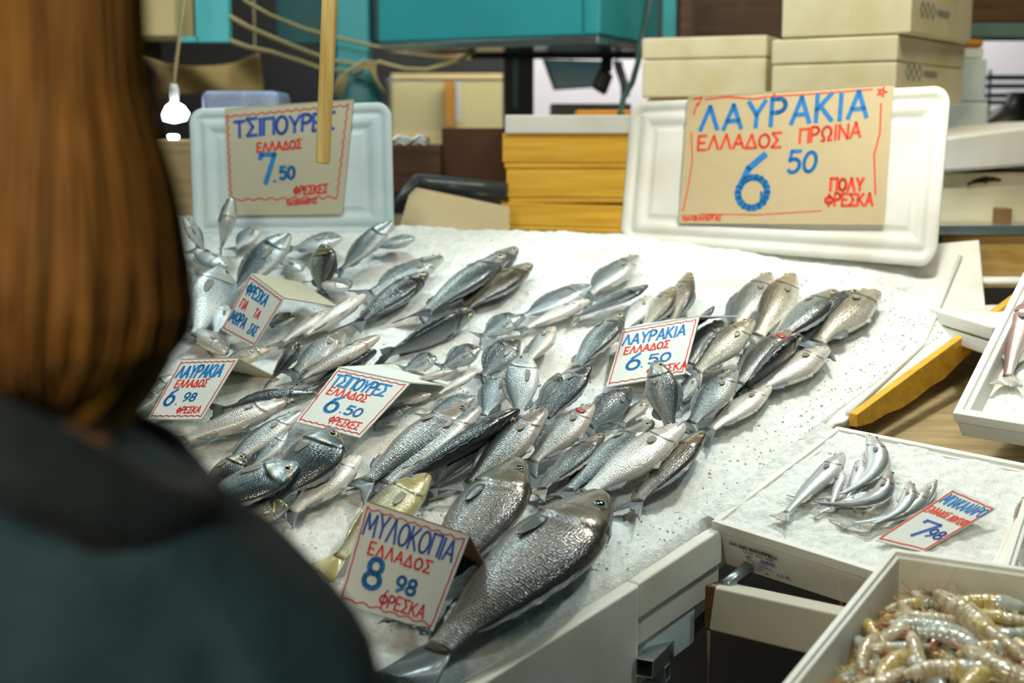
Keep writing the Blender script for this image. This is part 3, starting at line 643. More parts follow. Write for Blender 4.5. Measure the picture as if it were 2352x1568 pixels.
card([(576, 629), (652, 686), (584, 797), (508, 757)], .03, -25, 25, ((690, 650, .16), (775, 706, .14)), 'small tent card in blue and pink capitals with no price, among the breams', M['card_white'], (9, 8), 'crimson',
     [('blue', [('ΦΡΕΣΚΑ', .10, .70, .19, 0.029, dict(ws=.50, gap=.22)), ('ΜώΡΑ', .07, .19, .19, 0.029, dict(ws=.52, gap=.2)), ('ΣΑΣ', .64, .17, .17, 0.024, dict(ws=.42, gap=.2))]), ('crimson', [('ΓΙΑ', .14, .46, .15, 0.020, dict(ws=.50)), ('ΤΑ', .55, .45, .15, 0.020, dict(ws=.5))])], bk=M['card'])
card([(416, 827), (547, 823), (462, 962), (340, 962)], .045, -15, 35, ((540, 850, .12), (664, 884, .14)), 'small tent card reading 6.98 beside the dark jacket', M['card_white'], (9, 8), 'red',
     [('blue', [('ΛΑΥΡΑΚΙΑ', .08, .69, .20, 0.030, dict(ws=.50, gap=.2)), ('6', .13, .23, .26, 0.037, dict(ws=.75)), ('.', .36, .24, .1, 0.022, {}), ('98', .45, .29, .13, 0.023, dict(ws=.9))]), ('red', [('ΕΛΛΑΔΟΣ', .16, .52, .12, 0.019, dict(ws=.62, rise=.03)), ('ΦΡΕΣΚΑ', .46, .09, .10, 0.016, dict(ws=.68, rise=.03))])], bk=M['card'])
card([(776, 845), (941, 880), (826, 1004), (680, 968)], .06, -15, 40, ((905, 838, .16), (1052, 888, .16)), 'tent card reading 6.50 among the breams and bass left of centre', M['card_white'], (8, 9), 'red',
     [('blue', [('ΤΣΙΠΟΥΡΕΣ', .07, .70, .20, 0.029, dict(ws=.60, gap=.14)), ('6', .23, .27, .28, .044, dict(ws=.95)), ('.', .47, .30, .1, 0.022, {}), ('50', .53, .29, .14, 0.027, dict(ws=1.1))]), ('red', [('ΕΛΛΑΔΟΣ', .11, .545, .12, 0.020, dict(ws=.80, gap=.2)), ('ΦΡΕΣΚΕΣ', .42, .10, .11, 0.017, dict(ws=.74))])])
card([(1430, 758), (1606, 728), (1572, 858), (1392, 888)], .045, -10, 30, ((1520, 735, .13), (1702, 727, .13)), 'tent card reading 6.50 with a bass head poking over its lower edge', M['card_white'], (8, 8), 'red',
     [('blue', [('ΛΑΥΡΑΚΙΑ', .06, .70, .19, 0.026, dict(ws=.66, gap=.2)), ('6', .20, .24, .26, 0.037, dict(ws=1.0)), ('.', .40, .25, .1, 0.022, {}), ('50', .48, .28, .15, 0.027, dict(ws=1.2))]), ('red', [('ΕΛΛΑΔΟΣ', .12, .53, .12, 0.020, dict(ws=.78, gap=.2)), ('ΦΡΕΣΚΑ', .50, .09, .12, 0.019, dict(ws=.82))])])
card([(840, 1152), (1078, 1231), (994, 1449), (776, 1382)], .05, -10, 32, ((900, 1225, .11), (1122, 1312, .09)), 'largest tent card reading 8.98 leaning on the big brown fish', M['card_white'], (8, 6), 'crimson',
     [('blue', [('8', .19, .225, .27, .052, dict(ws=1.05)), ('.', .44, .24, .1, .024, {}), ('98', .51, .27, .14, .032, dict(ws=1.05))]), ('navy', [('ΜΥΛΟΚΟΠΙΑ', .055, .70, .22, 0.024, dict(ws=.62, gap=.17, rise=-.0))]),
      ('red', [('ΕΛΛΑΔΟΣ', .155, .53, .115, 0.020, dict(ws=.95, gap=.26))]), ('crimson', [('ΦΡΕΣΚΑ', .40, .085, .13, 0.019, dict(ws=.80, gap=.22))])], amp=.03, bk=M['card_brown'])
# ------------------------------------------------------------------ the fish on the ice: head, tail in picture -> slab; side +1 back to the left of its heading
GB, GD, GM = 'sea bass laid on the ice', 'sea breams laid on the ice', 'large brown fish in front'
def B(kind, h, hh, t, th, side, roll, label, **k):
    k.setdefault('group', {'bass': GB, 'brea': GD, 'meag': GM}[kind[:4]]); return fish(kind, h, hh, t, th, side, roll, label, **k)
# upper left: breams heaped by the smaller lid
B('bream', (533, 455), .20, (503, 592), .02, 1, 15, 'silver bream standing upright on its tail against the smaller lid', kw=1.25)
B('breampale', (420, 500), .13, (480, 590), .02, -1, 10, 'pale bream leaning left beside the upright bream', kw=.9)
B('breampale', (600, 520), .05, (530, 580), .02, 1, 10, 'small pale bream half hidden just right of the upright bream')
B('bream', (785, 548), .06, (650, 575), .03, 1, 0, 'grey bream below the 7.50 poster with its round head facing right', kw=1.3)
B('bream', (667, 538), .13, (512, 692), .02, 1, 5, 'bream with white belly stretched diagonally above the small no-price tent card', kw=.9)
B('breamgold', (742, 560), .12, (735, 690), .01, -1, 30, 'dark-headed bream with a yellow brow stripe pointing its head up', kw=1.25, fin='dark')
B('bream', (902, 508), .13, (760, 642), .02, 1, 5, 'long silver bream with white belly raised against the right end of the smaller lid', kw=.72)
B('bream', (953, 548), .06, (840, 570), .03, 1, -10, 'round-headed bream behind the raised one, red mark by its eye', kw=1.25)
B('bass', (1017, 590), .05, (820, 690), .02, 1, 15, 'bass with a pale head and red cheek lying behind a grey bass', kw=.8)
B('bassdark', (981, 628), .055, (795, 760), .022, -1, 20, 'grey bass with raised back fins, frost along its lower edge', kw=1.0)
B('basspale', (838, 678), .07, (672, 790), .03, 1, -35, 'white-bellied bass sliding under the flap of the no-price tent card', kw=.9)
B('basspale', (760, 712), .05, (625, 800), .03, 1, -20, 'cream-bellied bass directly beneath that tent card flap', kw=.9)
B('bassred', (790, 765), .05, (655, 870), .03, 1, 10, 'bass with red gills on the left of two pink-bellied bass', kw=0.95)
B('bassred', (871, 772), .075, (655, 890), .035, 1, -25, 'pink-bellied bass with its belly up, above the middle 6.50 card', kw=.8)
B('bassdark', (864, 805), .04, (690, 900), .02, -1, 40, 'dark bass shadowed under the pink-bellied bass', kw=.9)
B('bassdark', (690, 787), .085, (612, 885), .035, -1, 50, 'near-black bass raising its head right of the 6.98 card', kw=1.3, fin='dark')
B('basstan', (622, 800), .05, (490, 838), .03, 1, 10, 'tan bass lying flat above the fold of the 6.98 card', kw=1.1)
B('breampale', (506, 615), .07, (440, 800), .03, -1, -20, 'pale bream edging past the blond hair, belly forward', kw=.8)
B('breampale', (420, 610), .05, (415, 740), .03, 1, 20, 'grey-headed bream blurred against the blond hair', kw=.9)
B('bassred', (520, 812), .05, (440, 740), .03, 1, -10, 'pinkish fish head pointing down beneath the no-price card', kw=.9)
B('breampale', (522, 612), .06, (430, 572), .03, -1, 0, 'pale bream lying across below the leaning bream', kw=.7)
B('breamdark', (678, 728), .05, (600, 748), .03, 1, 15, 'dark bream behind the right edge of the no-price card, head right', kw=1.2)
B('bream', (803, 660), .05, (715, 640), .03, 1, -5, 'small bream with blunt head under the dark yellow-browed bream', kw=1.2)
B('breampale', (693, 622), .05, (640, 590), .02, 1, 10, 'small white bream tucked between two diagonal breams', kw=.7)
B('breampale', (520, 700), .045, (490, 775), .03, 1, 10, 'white bream peeping out left of the no-price card', kw=.9)
# upper middle
B('bass', (1187, 570), .05, (1040, 690), .02, -1, 10, 'bass whose head shows behind the long bass at the top', kw=0.95)
B('bass', (1160, 587), .06, (940, 742), .03, -1, 18, 'long green-backed bass with forked tail, upper of the pair on open ice', kw=0.84, fin='dark')
B('basstan', (1221, 607), .04, (1040, 725), .022, -1, 10, 'tan-finned bass, lower of the pair on open ice', kw=.85)
B('bassdark', (1088, 717), .04, (860, 828), .025, -1, 62, 'lone dark-backed bass stretched on bare ice above the middle 6.50 card', kw=.95, fin='dark')
B('bream', (1358, 655), .055, (1170, 740), .03, 1, 5, 'blue-silver bream with a brown head, longest of the middle row', kw=.60)
B('basspale', (1352, 690), .04, (1180, 765), .022, 1, -20, 'white-bellied bass under the blue-silver bream', kw=.8)
B('bass', (1466, 588), .045, (1330, 690), .02, 1, 5, 'bass on the top ice with head bleached white by the lamp', kw=.85)
B('bream', (1488, 655), .05, (1295, 740), .022, -1, 15, 'grey-blue bream with golden lower edge right of the brown-headed one', kw=.52, fin='brown')
B('bream', (1195, 728), .05, (1090, 780), .025, 1, 25, 'round scaly bream lying on edge left of the row centre', kw=1.)
B('breamdark', (1193, 782), .07, (1090, 880), .03, 1, 15, 'dark-topped bream with visible tail in the central cluster', kw=1.0, fin='dark')
B('breamdark', (1103, 800), .05, (1000, 850), .025, 1, 20, 'dark bream directly left of the dark-topped one', kw=1.1)
B('breamdark', (1004, 822), .045, (915, 852), .025, 1, 20, 'small dark bream head above the flap of the middle 6.50 card', kw=1.2)
B('bassred', (1272, 752), .05, (1195, 850), .025, 1, -20, 'pinkish white bream fading into the ice behind the central cluster', kw=1.1)
B('basspale', (1042, 852), .055, (930, 880), .03, 1, -30, 'white belly of a bass just behind the middle 6.50 card flap', kw=.9)
B('basspale', (1093, 855), .05, (990, 915), .03, 1, -25, 'yellowish belly-up bass right of the middle 6.50 card flap', kw=.9)
B('bream', (1168, 852), .045, (1100, 975), .02, 1, 0, 'silver bream wedged left of the wide pale bream', kw=.8)
B('breampale', (1212, 812), .11, (1186, 985), .03, 1, 5, 'wide pale bream with a straight side line at the very centre', kw=.85)
B('breamdark', (1283, 857), .045, (1225, 955), .02, -1, 20, 'dark bream half hidden right of the wide pale bream', kw=.7)
B('bassdark', (1357, 838), .095, (1235, 985), .03, -1, 15, 'dark bass with clear eye and pale jaw raised above the pile', kw=0.92)
B('bass', (1430, 722), .07, (1300, 870), .03, -1, 25, 'dark-backed bass with silver belly left of the right-hand tent card', kw=1.0, fin='brown')
B('bassdark', (1452, 892), .05, (1335, 995), .025, 1, 30, 'dark bass under the lower edge of the right-hand tent card', kw=1.05)
# front row
B('bassred', (1362, 930), .08, (1195, 1085), .035, 1, -5, 'bass with bright red gill and round fin on its flank', kw=.95, gill=True)
B('bassred', (1252, 940), .09, (1045, 1145), .03, 1, -5, 'silver bass with reddened throat and dark forked tail', kw=.88)
B('bassdark', (1192, 940), .095, (862, 1142), .03, -1, 42, 'longest dark-backed bass of the front row', kw=.72, fin='dark')
B('bass', (1100, 935), .07, (838, 1145), .025, 1, -8, 'silver bass between the red-eyed bass and the longest dark bass', kw=0.78)
B('bassred', (1077, 928), .075, (795, 1140), .025, -1, 10, 'bass with a red ring round its eye, leftmost of the front row', kw=0.86, eyes='iris_pale')
B('bream', (1090, 912), .045, (960, 965), .02, 1, 10, 'bream lying behind the red-eyed bass', kw=.85)
B('bassdark', (945, 935), .035, (850, 975), .02, 1, 30, 'dark bass head poking from under the middle 6.50 card', kw=1.)
B('basspale', (990, 905), .03, (880, 930), .02, 1, -10, 'pale bass shaded beneath the flap of the middle 6.50 card', kw=1.)
B('bass', (1110, 1020), .035, (975, 1140), .025, -1, 20, 'short bass with broad grey tail under the longest dark bass', kw=.8)
B('bassred', (1386, 998), .04, (1215, 1150), .02, -1, 25, 'brown reddish bass below the red-gilled one', kw=.85, fin='brown')
B('bass', (1500, 968), .06, (1265, 1160), .02, -1, 18, 'green-silver bass with gold glints, left of the last three', kw=.78)
B('basspale', (1570, 975), .08, (1300, 1165), .025, 1, -5, 'white-bellied bass with pink snout, middle of the last three', kw=.88)
B('basstan', (1617, 992), .05, (1430, 1185), .022, -1, 20, 'golden-edged bass with spread tail, last at the right of the front row', kw=.72)
# right group
B('basstan', (1585, 627), .06, (1535, 765), .02, -1, 10, 'tan bass standing highest above the right-hand tent card', kw=.75)
B('basstan', (1548, 660), .055, (1470, 770), .025, -1, 10, 'tan bass with wrinkled gill left of the highest one', kw=.9)
B('basspale', (1495, 680), .04, (1420, 770), .02, 1, 5, 'pale bass behind the left shoulder of the right-hand tent card', kw=.9)
B('bassred', (1768, 628), .05, (1660, 790), .02, 1, 0, 'pale bass with bright red marks on its head', kw=.78)
B('basstan', (1822, 630), .055, (1725, 800), .025, 1, 10, 'thick tan bass right beside the red-marked pale bass', kw=.80)
B('bass', (1920, 668), .06, (1745, 810), .03, -1, 15, 'brown-backed bass, first of three heads at the far right', kw=0.85)
B('bassdark', (1975, 672), .05, (1815, 800), .025, 1, 40, 'dark-backed bass, middle of three heads at the far right', kw=0.9)
B('basstan', (2002, 668), .04, (1835, 805), .025, 1, -5, 'bass with broad white belly, last of three heads at the far right', kw=1.05, by=-.12)
B('basstan', (1730, 735), .10, (1575, 875), .04, 1, 12, 'brown bass with sharp eye over the right-hand tent card corner', kw=.88)
B('bassred', (1657, 738), .04, (1570, 855), .022, 1, 5, 'reddish bass in the shade under the flap of the right-hand tent card', kw=.95)
B('bass', (1641, 703), .05, (1590, 760), .02, -1, 20, 'small bass head just above the flap of the right-hand tent card', kw=.8)
B('bassdark', (1838, 770), .085, (1690, 905), .035, -1, 65, 'black-backed bass seen from above in the right group', kw=1.0, fin='dark')
B('bassred', (1812, 760), .06, (1675, 905), .03, 1, 5, 'bass with open scarlet gill left of the black-backed one', kw=.85, gill=True)
B('basspale', (1902, 800), .045, (1700, 915), .025, 1, -5, 'pale pink bass below the black-backed one', kw=.92)
B('basspale', (1770, 888), .035, (1605, 1005), .022, 1, -10, 'pale bass lowest of the right group, fading into the ice', kw=.75)
B('bass', (1690, 850), .085, (1568, 995), .03, 1, -5, 'plump white-bellied bass below the brown sharp-eyed bass', kw=1.0)
B('bass', (1506, 828), .15, (1545, 1005), .05, -1, 22, 'wide silver bass whose head covers the lower edge of the right-hand card', kw=1.2)
B('bass', (1602, 858), .05, (1548, 940), .025, 1, 5, 'bass head with pale eye between the wide bass and the plump bass', kw=.9)
B('bassred', (1490, 918), .035, (1420, 980), .02, 1, 0, 'pinkish bass squeezed under the wide silver bass', kw=1.)
# lower left
B('bass', (402, 862), .05, (270, 935), .02, 1, 10, 'bass half behind the 6.98 card and the jacket', kw=.9)
B('bass', (372, 895), .04, (285, 965), .02, 1, 0, 'silver bass next to the jacket below the 6.98 card', kw=1.)
B('bassdark', (730, 903), .075, (470, 950), .04, 1, 35, 'purple-grey bass lying between the two left tent cards', kw=.62, fin='dark')
B('basspale', (656, 922), .07, (380, 1025), .03, 1, -8, 'white-bellied bass just below the 6.98 card', kw=0.9)
B('bass', (690, 945), .06, (475, 1090), .025, 1, 0, 'slender bass with its tail curving down beside the jacket', kw=.72, tb=-.16)
B('bream', (687, 1066), .09, (390, 1185), .03, -1, 5, 'bream facing right with clear eye, biggest head near the jacket', kw=0.95, fin='brown')
B('bream', (765, 985), .10, (610, 1175), .03, -1, 5, 'large bream with shiny scales below the middle 6.50 card', kw=1.25)
B('breamgold', (562, 1042), .06, (440, 1150), .02, -1, 10, 'bream head looking up between the jacket and the slender bass', kw=1.1)
B('bream', (660, 992), .05, (565, 1085), .02, 1, 5, 'bream mostly hidden behind the large shiny bream', kw=.8)
B('basspale', (827, 1048), .05, (640, 1200), .02, 1, -12, 'white bass lying alone right of the large shiny bream', kw=1.08)
B('breamgold', (662, 1165), .045, (520, 1190), .025, 1, 45, 'dark glossy bream against the jacket shoulder', kw=0.9, fin='dark')
# large brown fish at the front
B('meagreyellow', (985, 1092), .06, (735, 1320), .03, 1, 5, 'yellowish large fish behind the 8.98 card', kw=.9, fin='yellow', nm='brown_drum_fish')
B('meagre', (1192, 1058), .085, (925, 1440), .04, -1, 10, 'large brown fish directly right of the 8.98 card, under the frontmost', kw=.95, fin='dark', nm='brown_drum_fish')
B('meagre', (1386, 1137), .075, (915, 1575), .035, -1, 10, 'frontmost and largest brown fish, mouth up and eye clear', kw=1.0, fin='dark', nm='brown_drum_fish')
# ------------------------------------------------------------------ open polystyrene trays on the right
class Tray:
    """open tray: rim corners FL FR BR BL (3-D), depth along -n, wall thickness"""
    def __init__(s, name, label, cat, rim, depth, wall, taper=.06, mat=None, drop=None, lip=.006):
        s.rim = rim; n = (rim[1]-rim[0]).cross(rim[3]-rim[0]).normalized(); s.n = n if n.z > 0 else -n
        c = sum(rim, V())/4; s.c = c; s.depth = depth; s.wall = wall
        def ring(ins, dz): 
            out = []
            for i in range(4):
                a = (rim[(i+1) % 4]-rim[i]).normalized(); b = (rim[(i-1) % 4]-rim[i]).normalized()
                out.append(rim[i]+(a+b)*ins-s.n*dz)
            return out
        s.ring = ring
        s.root = thing(name, label, cat, c-s.n*depth)
        mb = MB(); t = taper*depth*2
        mb.rings([ring(t, depth), ring(t*.55, depth*.45), ring(t*.3, depth*.40-.0), ring(lip*.4, .026), ring(0, .024), ring(0, 0), ring(wall*.55, 0), ring(wall*.62, .006), ring(wall*.95, .008), ring(wall, .014), ring(wall+t*.6, depth-.02)])
        mb.build('tray_body', mat or M['styro'], s.root, bevel=.004)
    def P(s, u, v, d=0):     # u left-right, v front-back, d depth below the rim
        a = s.rim[0].lerp(s.rim[1], u); b = s.rim[3].lerp(s.rim[2], u); return a.lerp(b, v)-s.n*d
class Quad:      # plane from 3 picture points on given 3-D plane
    pass
# --- the hake tray
HN = (SLN+V((-.10, -.02, 0))).normalized(); H0 = at(1640, 1200, .012)
hr = [on_plane(x, y, H0, HN) for x, y in ((1634, 1196), (2262, 1392), (2400, 1072), (1922, 978))]
hk = Tray('fish_tray', 'white polystyrene tray of ice and slender hake with a printed stamp on its front', 'tray', hr, .115, .022)
def icetop(tr, label, name, dep, u0=.03, u1=.97, amp=.008, left=0):
    mb = MB()
    def f(a, b):
        u, v = u0+(u1-u0)*a, .028+.94*b; p = tr.P(u, v, dep+.004)
        q = mn.fractal(V((p.x*9, p.y*9, 2)), 1, 2, 4)*amp+mn.noise(V((p.x*60, p.y*60, 3)))*.003+abs(mn.noise(V((p.x*26, p.y*26, 3))))*.006
        return p+tr.n*(q+left*max(0, 1-a/.09))
    mb.grid(f, 120, 100); return tag(mb.build(name, M['ice'], None, True), label, 'ice', None, 'stuff')
icetop(hk, 'crushed ice filling the hake tray', 'crushed_ice', .004, -.06, .99, .008, .013)
def onhk(px, py, h): return on_plane(px, py, hk.c-hk.n*(.010-h), hk.n)
HK = [((1938, 1042), (1790, 1193), .026, 1, -12, 'hake with reddish belly lying leftmost and longest in the tray', {}), ((1932, 1078), (1905, 1175), .02, 1, -30, 'short hake behind the leftmost hake', dict(kw=1.1)),
      ((1978, 1056), (1945, 1160), .022, 1, -25, 'hake third from the left in the tray', dict(kw=1.0, by=.1)), ((2040, 1003), (1985, 1160), .034, -1, 5, 'plump hake raised highest at the back of the tray', dict(kw=1.1, by=-.5)),
      ((2008, 1060), (1968, 1150), .018, -1, 10, 'hake squeezed left of the plump raised hake', dict(kw=.9)), ((2058, 1098), (1995, 1180), .022, -1, 10, 'hake right below the plump raised hake', dict(kw=1.0, by=-.3)),
      ((2090, 1100), (1912, 1203), .030, -1, 5, 'curved hake with its pink tail sweeping left across the ice', dict(kw=1.05, by=-.75)), ((2118, 1112), (2030, 1225), .026, -1, 5, 'hake beside the 7.98 card with back turned right', dict(kw=1.0, by=-.4)),
      ((2165, 1128), (1975, 1235), .016, -1, 5, 'hake half covered by the 7.98 card', dict(kw=.9, by=-.4)), ((1995, 1130), (1868, 1182), .014, 1, 0, 'hake buried in ice with only its brown tail clear', dict(kw=.8)), ((2150, 1100), (2118, 1180), .018, -1, 0, 'hake tail end left of the top corner of the 7.98 card', dict(kw=.9))]
for h, t, hh, sd, rl, lb, k in HK:
    k.setdefault('bz', 0); fish('hake', onhk(*h, hh+.008), 0, onhk(*t, hh*.6+.006), 0, sd, rl, lb, group='hake in the tray', pn=hk.n, fin='pale', nm='hake', **k)
# lump of ice on the tails
mb = MB(); pc = onhk(1975, 1160, .012)
crumbs(mb, 1, lambda: pc, .02, .022)
for _ in range(420):
    p = hk.P(rnd.uniform(.06, .94), rnd.uniform(.07, .93), .012); crumbs(mb, 1, lambda: p, .002, .006)
tag(mb.build('ice_crumbs', M['ice']), 'crumbs of ice loose in the hake tray', 'ice', None, 'stuff')
# stamp on the tray front
ft = Face([(1655, 1232), (1830, 1290), (1815, 1352), (1650, 1300)], hk.P(.15, 0, .05), 0, -10, 5)
a0, a1 = hk.ring(.004, .030), hk.ring(.010, .105)
fa = lambda u, v, o=0: (a1[0].lerp(a1[1], u)).lerp(a0[0].lerp(a0[1], u), v)+fa.n*o
fa.n = (a0[1]-a0[0]).cross(a0[0]-a1[0]).normalized(); fa.n = fa.n if fa.n.y < 0 else -fa.n
fa.W = (a0[1]-a0[0]).length; fa.H = (a0[0]-a1[0]).length
def fwrite(mat, lines, name, off=.0065):
    mb = MB(); A = fa.H/fa.W
    for i, (t, x, y, hh, pw, k) in enumerate(lines):
        sts = strokes(t, 0, 0, hh, jit=k.pop('jit', .004), seed=i+len(t), **k) if isinstance(t, str) else [t]
        for st in sts:
            if isinstance(t, str): st = [(x+a*A, y+b) for a, b in st]
            ribbon(mb, st, pw*fa.H, lambda a, b: fa(a, b, off), 0, fa.n)
    return mb.build(name, mat, hk.root)
fwrite(M['ink'], [('ΑΛ/ΚΟ "ΘΑΛΑΣΣΟΠΟΡΟΣ"', .10, .80, .105, .018, dict(ws=.60, gap=.16)), ('Ν.Θ.1154  ΑΜΑΣ. 22598', .115, .665, .085, .009, dict(ws=.70, gap=.2))], 'printed_stamp')
fwrite(M['greyink'], [('ΠΟΙΟΤΗΤΑ: Α  ΚΑΤΗΓΟΡΙΑ', .125, .42, .055, .008, dict(ws=.62, gap=.24)), ('ΕΛΛΗΝΙΚΑ - ΝΩΠΑ - ΕΛΛΗΝΙΚΗΣ ΑΛΙΕΙΑΣ', .105, .32, .055, .008, dict(ws=.62, gap=.2)), ('ΗΜΕΡ. ΑΛΙΕΥΣΗΣ', .14, .22, .055, .008, dict(ws=.62, gap=.2)), ('ΚΑΘΑΡΟ ΒΑΡΟΣ   ΚΙΛ.', .105, .13, .055, .008, dict(ws=.62, gap=.2))], 'small_print')
fwrite(M['pen'], [('ΙΧΘ', .125, .52, .08, .014, dict(ws=.8, jit=.05, slant=.2)), ('ΒΑΡΚΑΗΣ', .185, .50, .10, .016, dict(ws=.7, jit=.05, slant=.2)), ('6', .20, .12, .07, .014, dict(jit=.05)), ('5 4 95', .245, .19, .085, .014, dict(jit=.05, slant=.2))], 'handwriting')
for x0, y0 in ((.062, .80), (.222, .76)):
    mb = MB()
    for i in range(5):
        yy = y0+.012+i*.022; mb.add([fa(x0+(.016 if i > 2 else 0), yy, .0066), fa(x0+.032, yy, .0066), fa(x0+.032, yy+.012, .0066), fa(x0+(.016 if i > 2 else 0), yy+.012, .0066)], [(0, 1, 2, 3)])
    for a, b, c, d in ((0, .06, .006, .115), (.009, .06, .015, .115)):
        for e, g in ((b, b+.02), (b+.034, d)): mb.add([fa(x0+a, y0+e, .0066), fa(x0+c, y0+e, .0066), fa(x0+c, y0+g, .0066), fa(x0+a, y0+g, .0066)], [(0, 1, 2, 3)])
    mb.build('printed_flag', M['ink'], hk.root)
card([(2192, 1122), (2290, 1166), (2122, 1266), (2010, 1240)], 0, 0, 38, None, 'slanting card reading 7.98 on the hake tray', M['card_white'], (3, 2), 'orange',
     [('blue', [('ΜΠΑΚΑΛΙΑΡΟΙ', .08, .76, .16, .011, dict(ws=.30, gap=.2, rise=.0)), ]), ('navy', [('7', .30, .20, .26, .026, dict(ws=.9)), ('98', .62, .24, .15, .018, dict(ws=.6))]), ('orange', [('ΕΛΛΑΔΟΣ', .06, .58, .10, .010, dict(ws=.36, gap=.18)), ('ΛΟΥΤΣΟΙ', .58, .56, .10, .010, dict(ws=.30, gap=.18))])], amp=.008, free=10, base=onhk(2070, 1252, .012))

# --- the prawn tray, nearest on the right
PN_ = (SLN+V((-.03, .10, 0))).normalized(); Q0 = at_y(2062, 1262, 2.52)
pr = [on_plane(x, y, Q0, PN_) for x, y in ((1640, 1760), (2700, 1900), (2640, 1342), (2050, 1258))]
pt = Tray('fish_tray', 'nearest white polystyrene tray, heaped with raw prawns', 'tray', pr, .13, .020)
M['prawn'] = None
def prawnmat(name, c1, c2, c3):
    m = N(name); uv = m.coord('UV'); co = m.coord(); sx = m.t.nodes.new('ShaderNodeSeparateXYZ'); m.t.links.new(uv, sx.inputs[0])
    n = m.noise(co, 60, 4); c = m.mix(m.sstep(n, .35, .65), lin(c1), lin(c2)); bands = m.math('PINGPONG', m.math('MULTIPLY', sx.outputs[0], 7), .5)
    c = m.mix(m.math('MULTIPLY', m.sstep(bands, .12, .0), .5), c, lin(c3))
    return m.out(c, .18, m.bump(n, .2, .002), Subsurface_Weight=.35, Subsurface_Radius=(.8, .5, .3), Subsurface_Scale=.006, Coat_Weight=.8, Coat_Roughness=.08)
PM = [prawnmat('prawn_shell', 'a99878', 'c8bfa6', '7d5a35'), prawnmat('prawn_shell_yellow', 'b59a55', 'c9b98a', '8a6020'), prawnmat('prawn_shell_grey', '9aa09a', 'b9bdb2', '7d6a50')]
M['feeler'] = plain('prawn_feeler', 'c08a62', .3, .2, 50, 0); M['prawnleg'] = plain('prawn_leg', 'cbbd96', .3, .2, 50, 0)
M['pink'] = plain('prawn_pink', 'c98a6e', .2, .25, 60, .2, Coat_Weight=.6)
def prawn(c, ang, L, bend, roll, k, label, feel=True):
    """c centre, ang heading in the tray plane"""
    e1 = (pt.rim[1]-pt.rim[0]).normalized(); e2 = pt.n.cross(e1); X = e1*math.cos(ang)+e2*math.sin(ang); Y = pt.n.cross(X)
    Y2 = Y*math.cos(roll)+pt.n*math.sin(roll); Z2 = X.cross(Y2)
    root = thing('prawn', label, 'prawn', c, 'raw prawns in the nearest tray')
    def pos(t):      # spine point from tail (0) to head (1)
        a = (t-.5)*bend; R = L/max(.05, bend); return c+X*(math.sin(a)*R)+Y2*((math.cos(a)-1)*R+L*bend*.1)
    def frame(t):
        p = pos(t); d = (pos(min(1, t+.01))-pos(max(0, t-.01))).normalized(); up = Z2.cross(d).normalized(); return p, d, up
    def ring(t, ry, rz, n=14):
        p, d, up = frame(t); return [p+up*(math.cos(2*math.pi*j/n)*ry)+Z2*(math.sin(2*math.pi*j/n)*rz) for j in range(n)]
    rs = []; uv = []
    for i in range(31):
        t = .08+.52*i/30; r = (.028+.082*math.sin(math.pi*min(1, (t-.02)/.95))**.8)*L; sg = (t*12) % 1; r *= 1+.09*(sg-.5)
        rs.append(ring(t, r, r*.78)); uv += [(t, j/14) for j in range(14)]
    MB().rings(rs, uvs=uv).build('abdomen', PM[k], root, True)
    rs = []; uv = []
    for i in range(17):
        q = i/16; t = .56+.36*q; r = L*.120*(1-.55*q**2.2)*(.85+.15*min(1, q*6)) if q < .97 else L*.018
        rs.append(ring(t, r, r*.82)); uv += [(.6, j/14) for j in range(14)]
    MB().rings(rs, uvs=uv).build('head_shell', PM[(k+1) % 3 if rnd.random() < .3 else k], root, True)
    p, d, up = frame(.90); mb = MB(); mb.tube([p+up*L*.03, p+up*L*.055+d*L*.10, p+up*L*.075+d*L*.19], [L*.016, L*.010, L*.002], 6); mb.build('rostrum', M['pink'], root, True)
    p, d, up = frame(.08); mb = MB()
    for s_ in (-.8, -.3, .3, .8):
        dd = (-d+Z2*s_*.7-up*.15).normalized(); sd = dd.cross(up).normalized(); a = p; 
        mb.rings([[a+up*L*.008, a+sd*L*.012, a-up*L*.008, a-sd*L*.012], [a+dd*L*.09+up*L*.005, a+dd*L*.09+sd*L*.034, a+dd*L*.09-up*L*.005, a+dd*L*.09-sd*L*.034], [a+dd*L*.17+up*L*.002, a+dd*L*.17+sd*L*.012, a+dd*L*.17-up*L*.002, a+dd*L*.17-sd*L*.012]])
    mb.build('tail_fan', M['pink'], root, True)
    mb = MB()
    for s_ in (-1, 1):
        for i in range(5):
            p, d, up = frame(.60+.06*i); a = p-up*L*.05+Z2*s_*L*.03; b = a-up*L*rnd.uniform(.08, .13)+Z2*s_*L*.05+d*L*rnd.uniform(-.02, .09); e = b-up*L*.02+d*L*rnd.uniform(.05, .14)-Z2*s_*L*.02; mb.tube([a, b, e], [L*.008, L*.006, L*.003], 5)
        for i in range(5):
            p, d, up = frame(.2+.075*i); a = p-up*L*.04+Z2*s_*L*.02; mb.tube([a, a-up*L*.07-d*L*.03], [L*.014, L*.005], 5)
    lg = mb.build('legs', M['prawnleg'], root, True)
    mb = MB(); p, d, up = frame(.91)
    for s_ in (-1, 1):
        q = [p+Z2*s_*L*.02]
        for i in range(1, 9): q.append(q[0]+d*(L*.09*i)+Z2*(s_*L*.02*i+L*.006*i*i*rnd.uniform(-1, 1))+up*(L*.03*i-L*.012*i*i*rnd.uniform(.3, 1)))
        mb.tube(q, [L*.006*(1-i/10) for i in range(9)], 5)
    if feel: mb.build('feelers', M['feeler'], root, True)
    p, d, up = frame(.89)
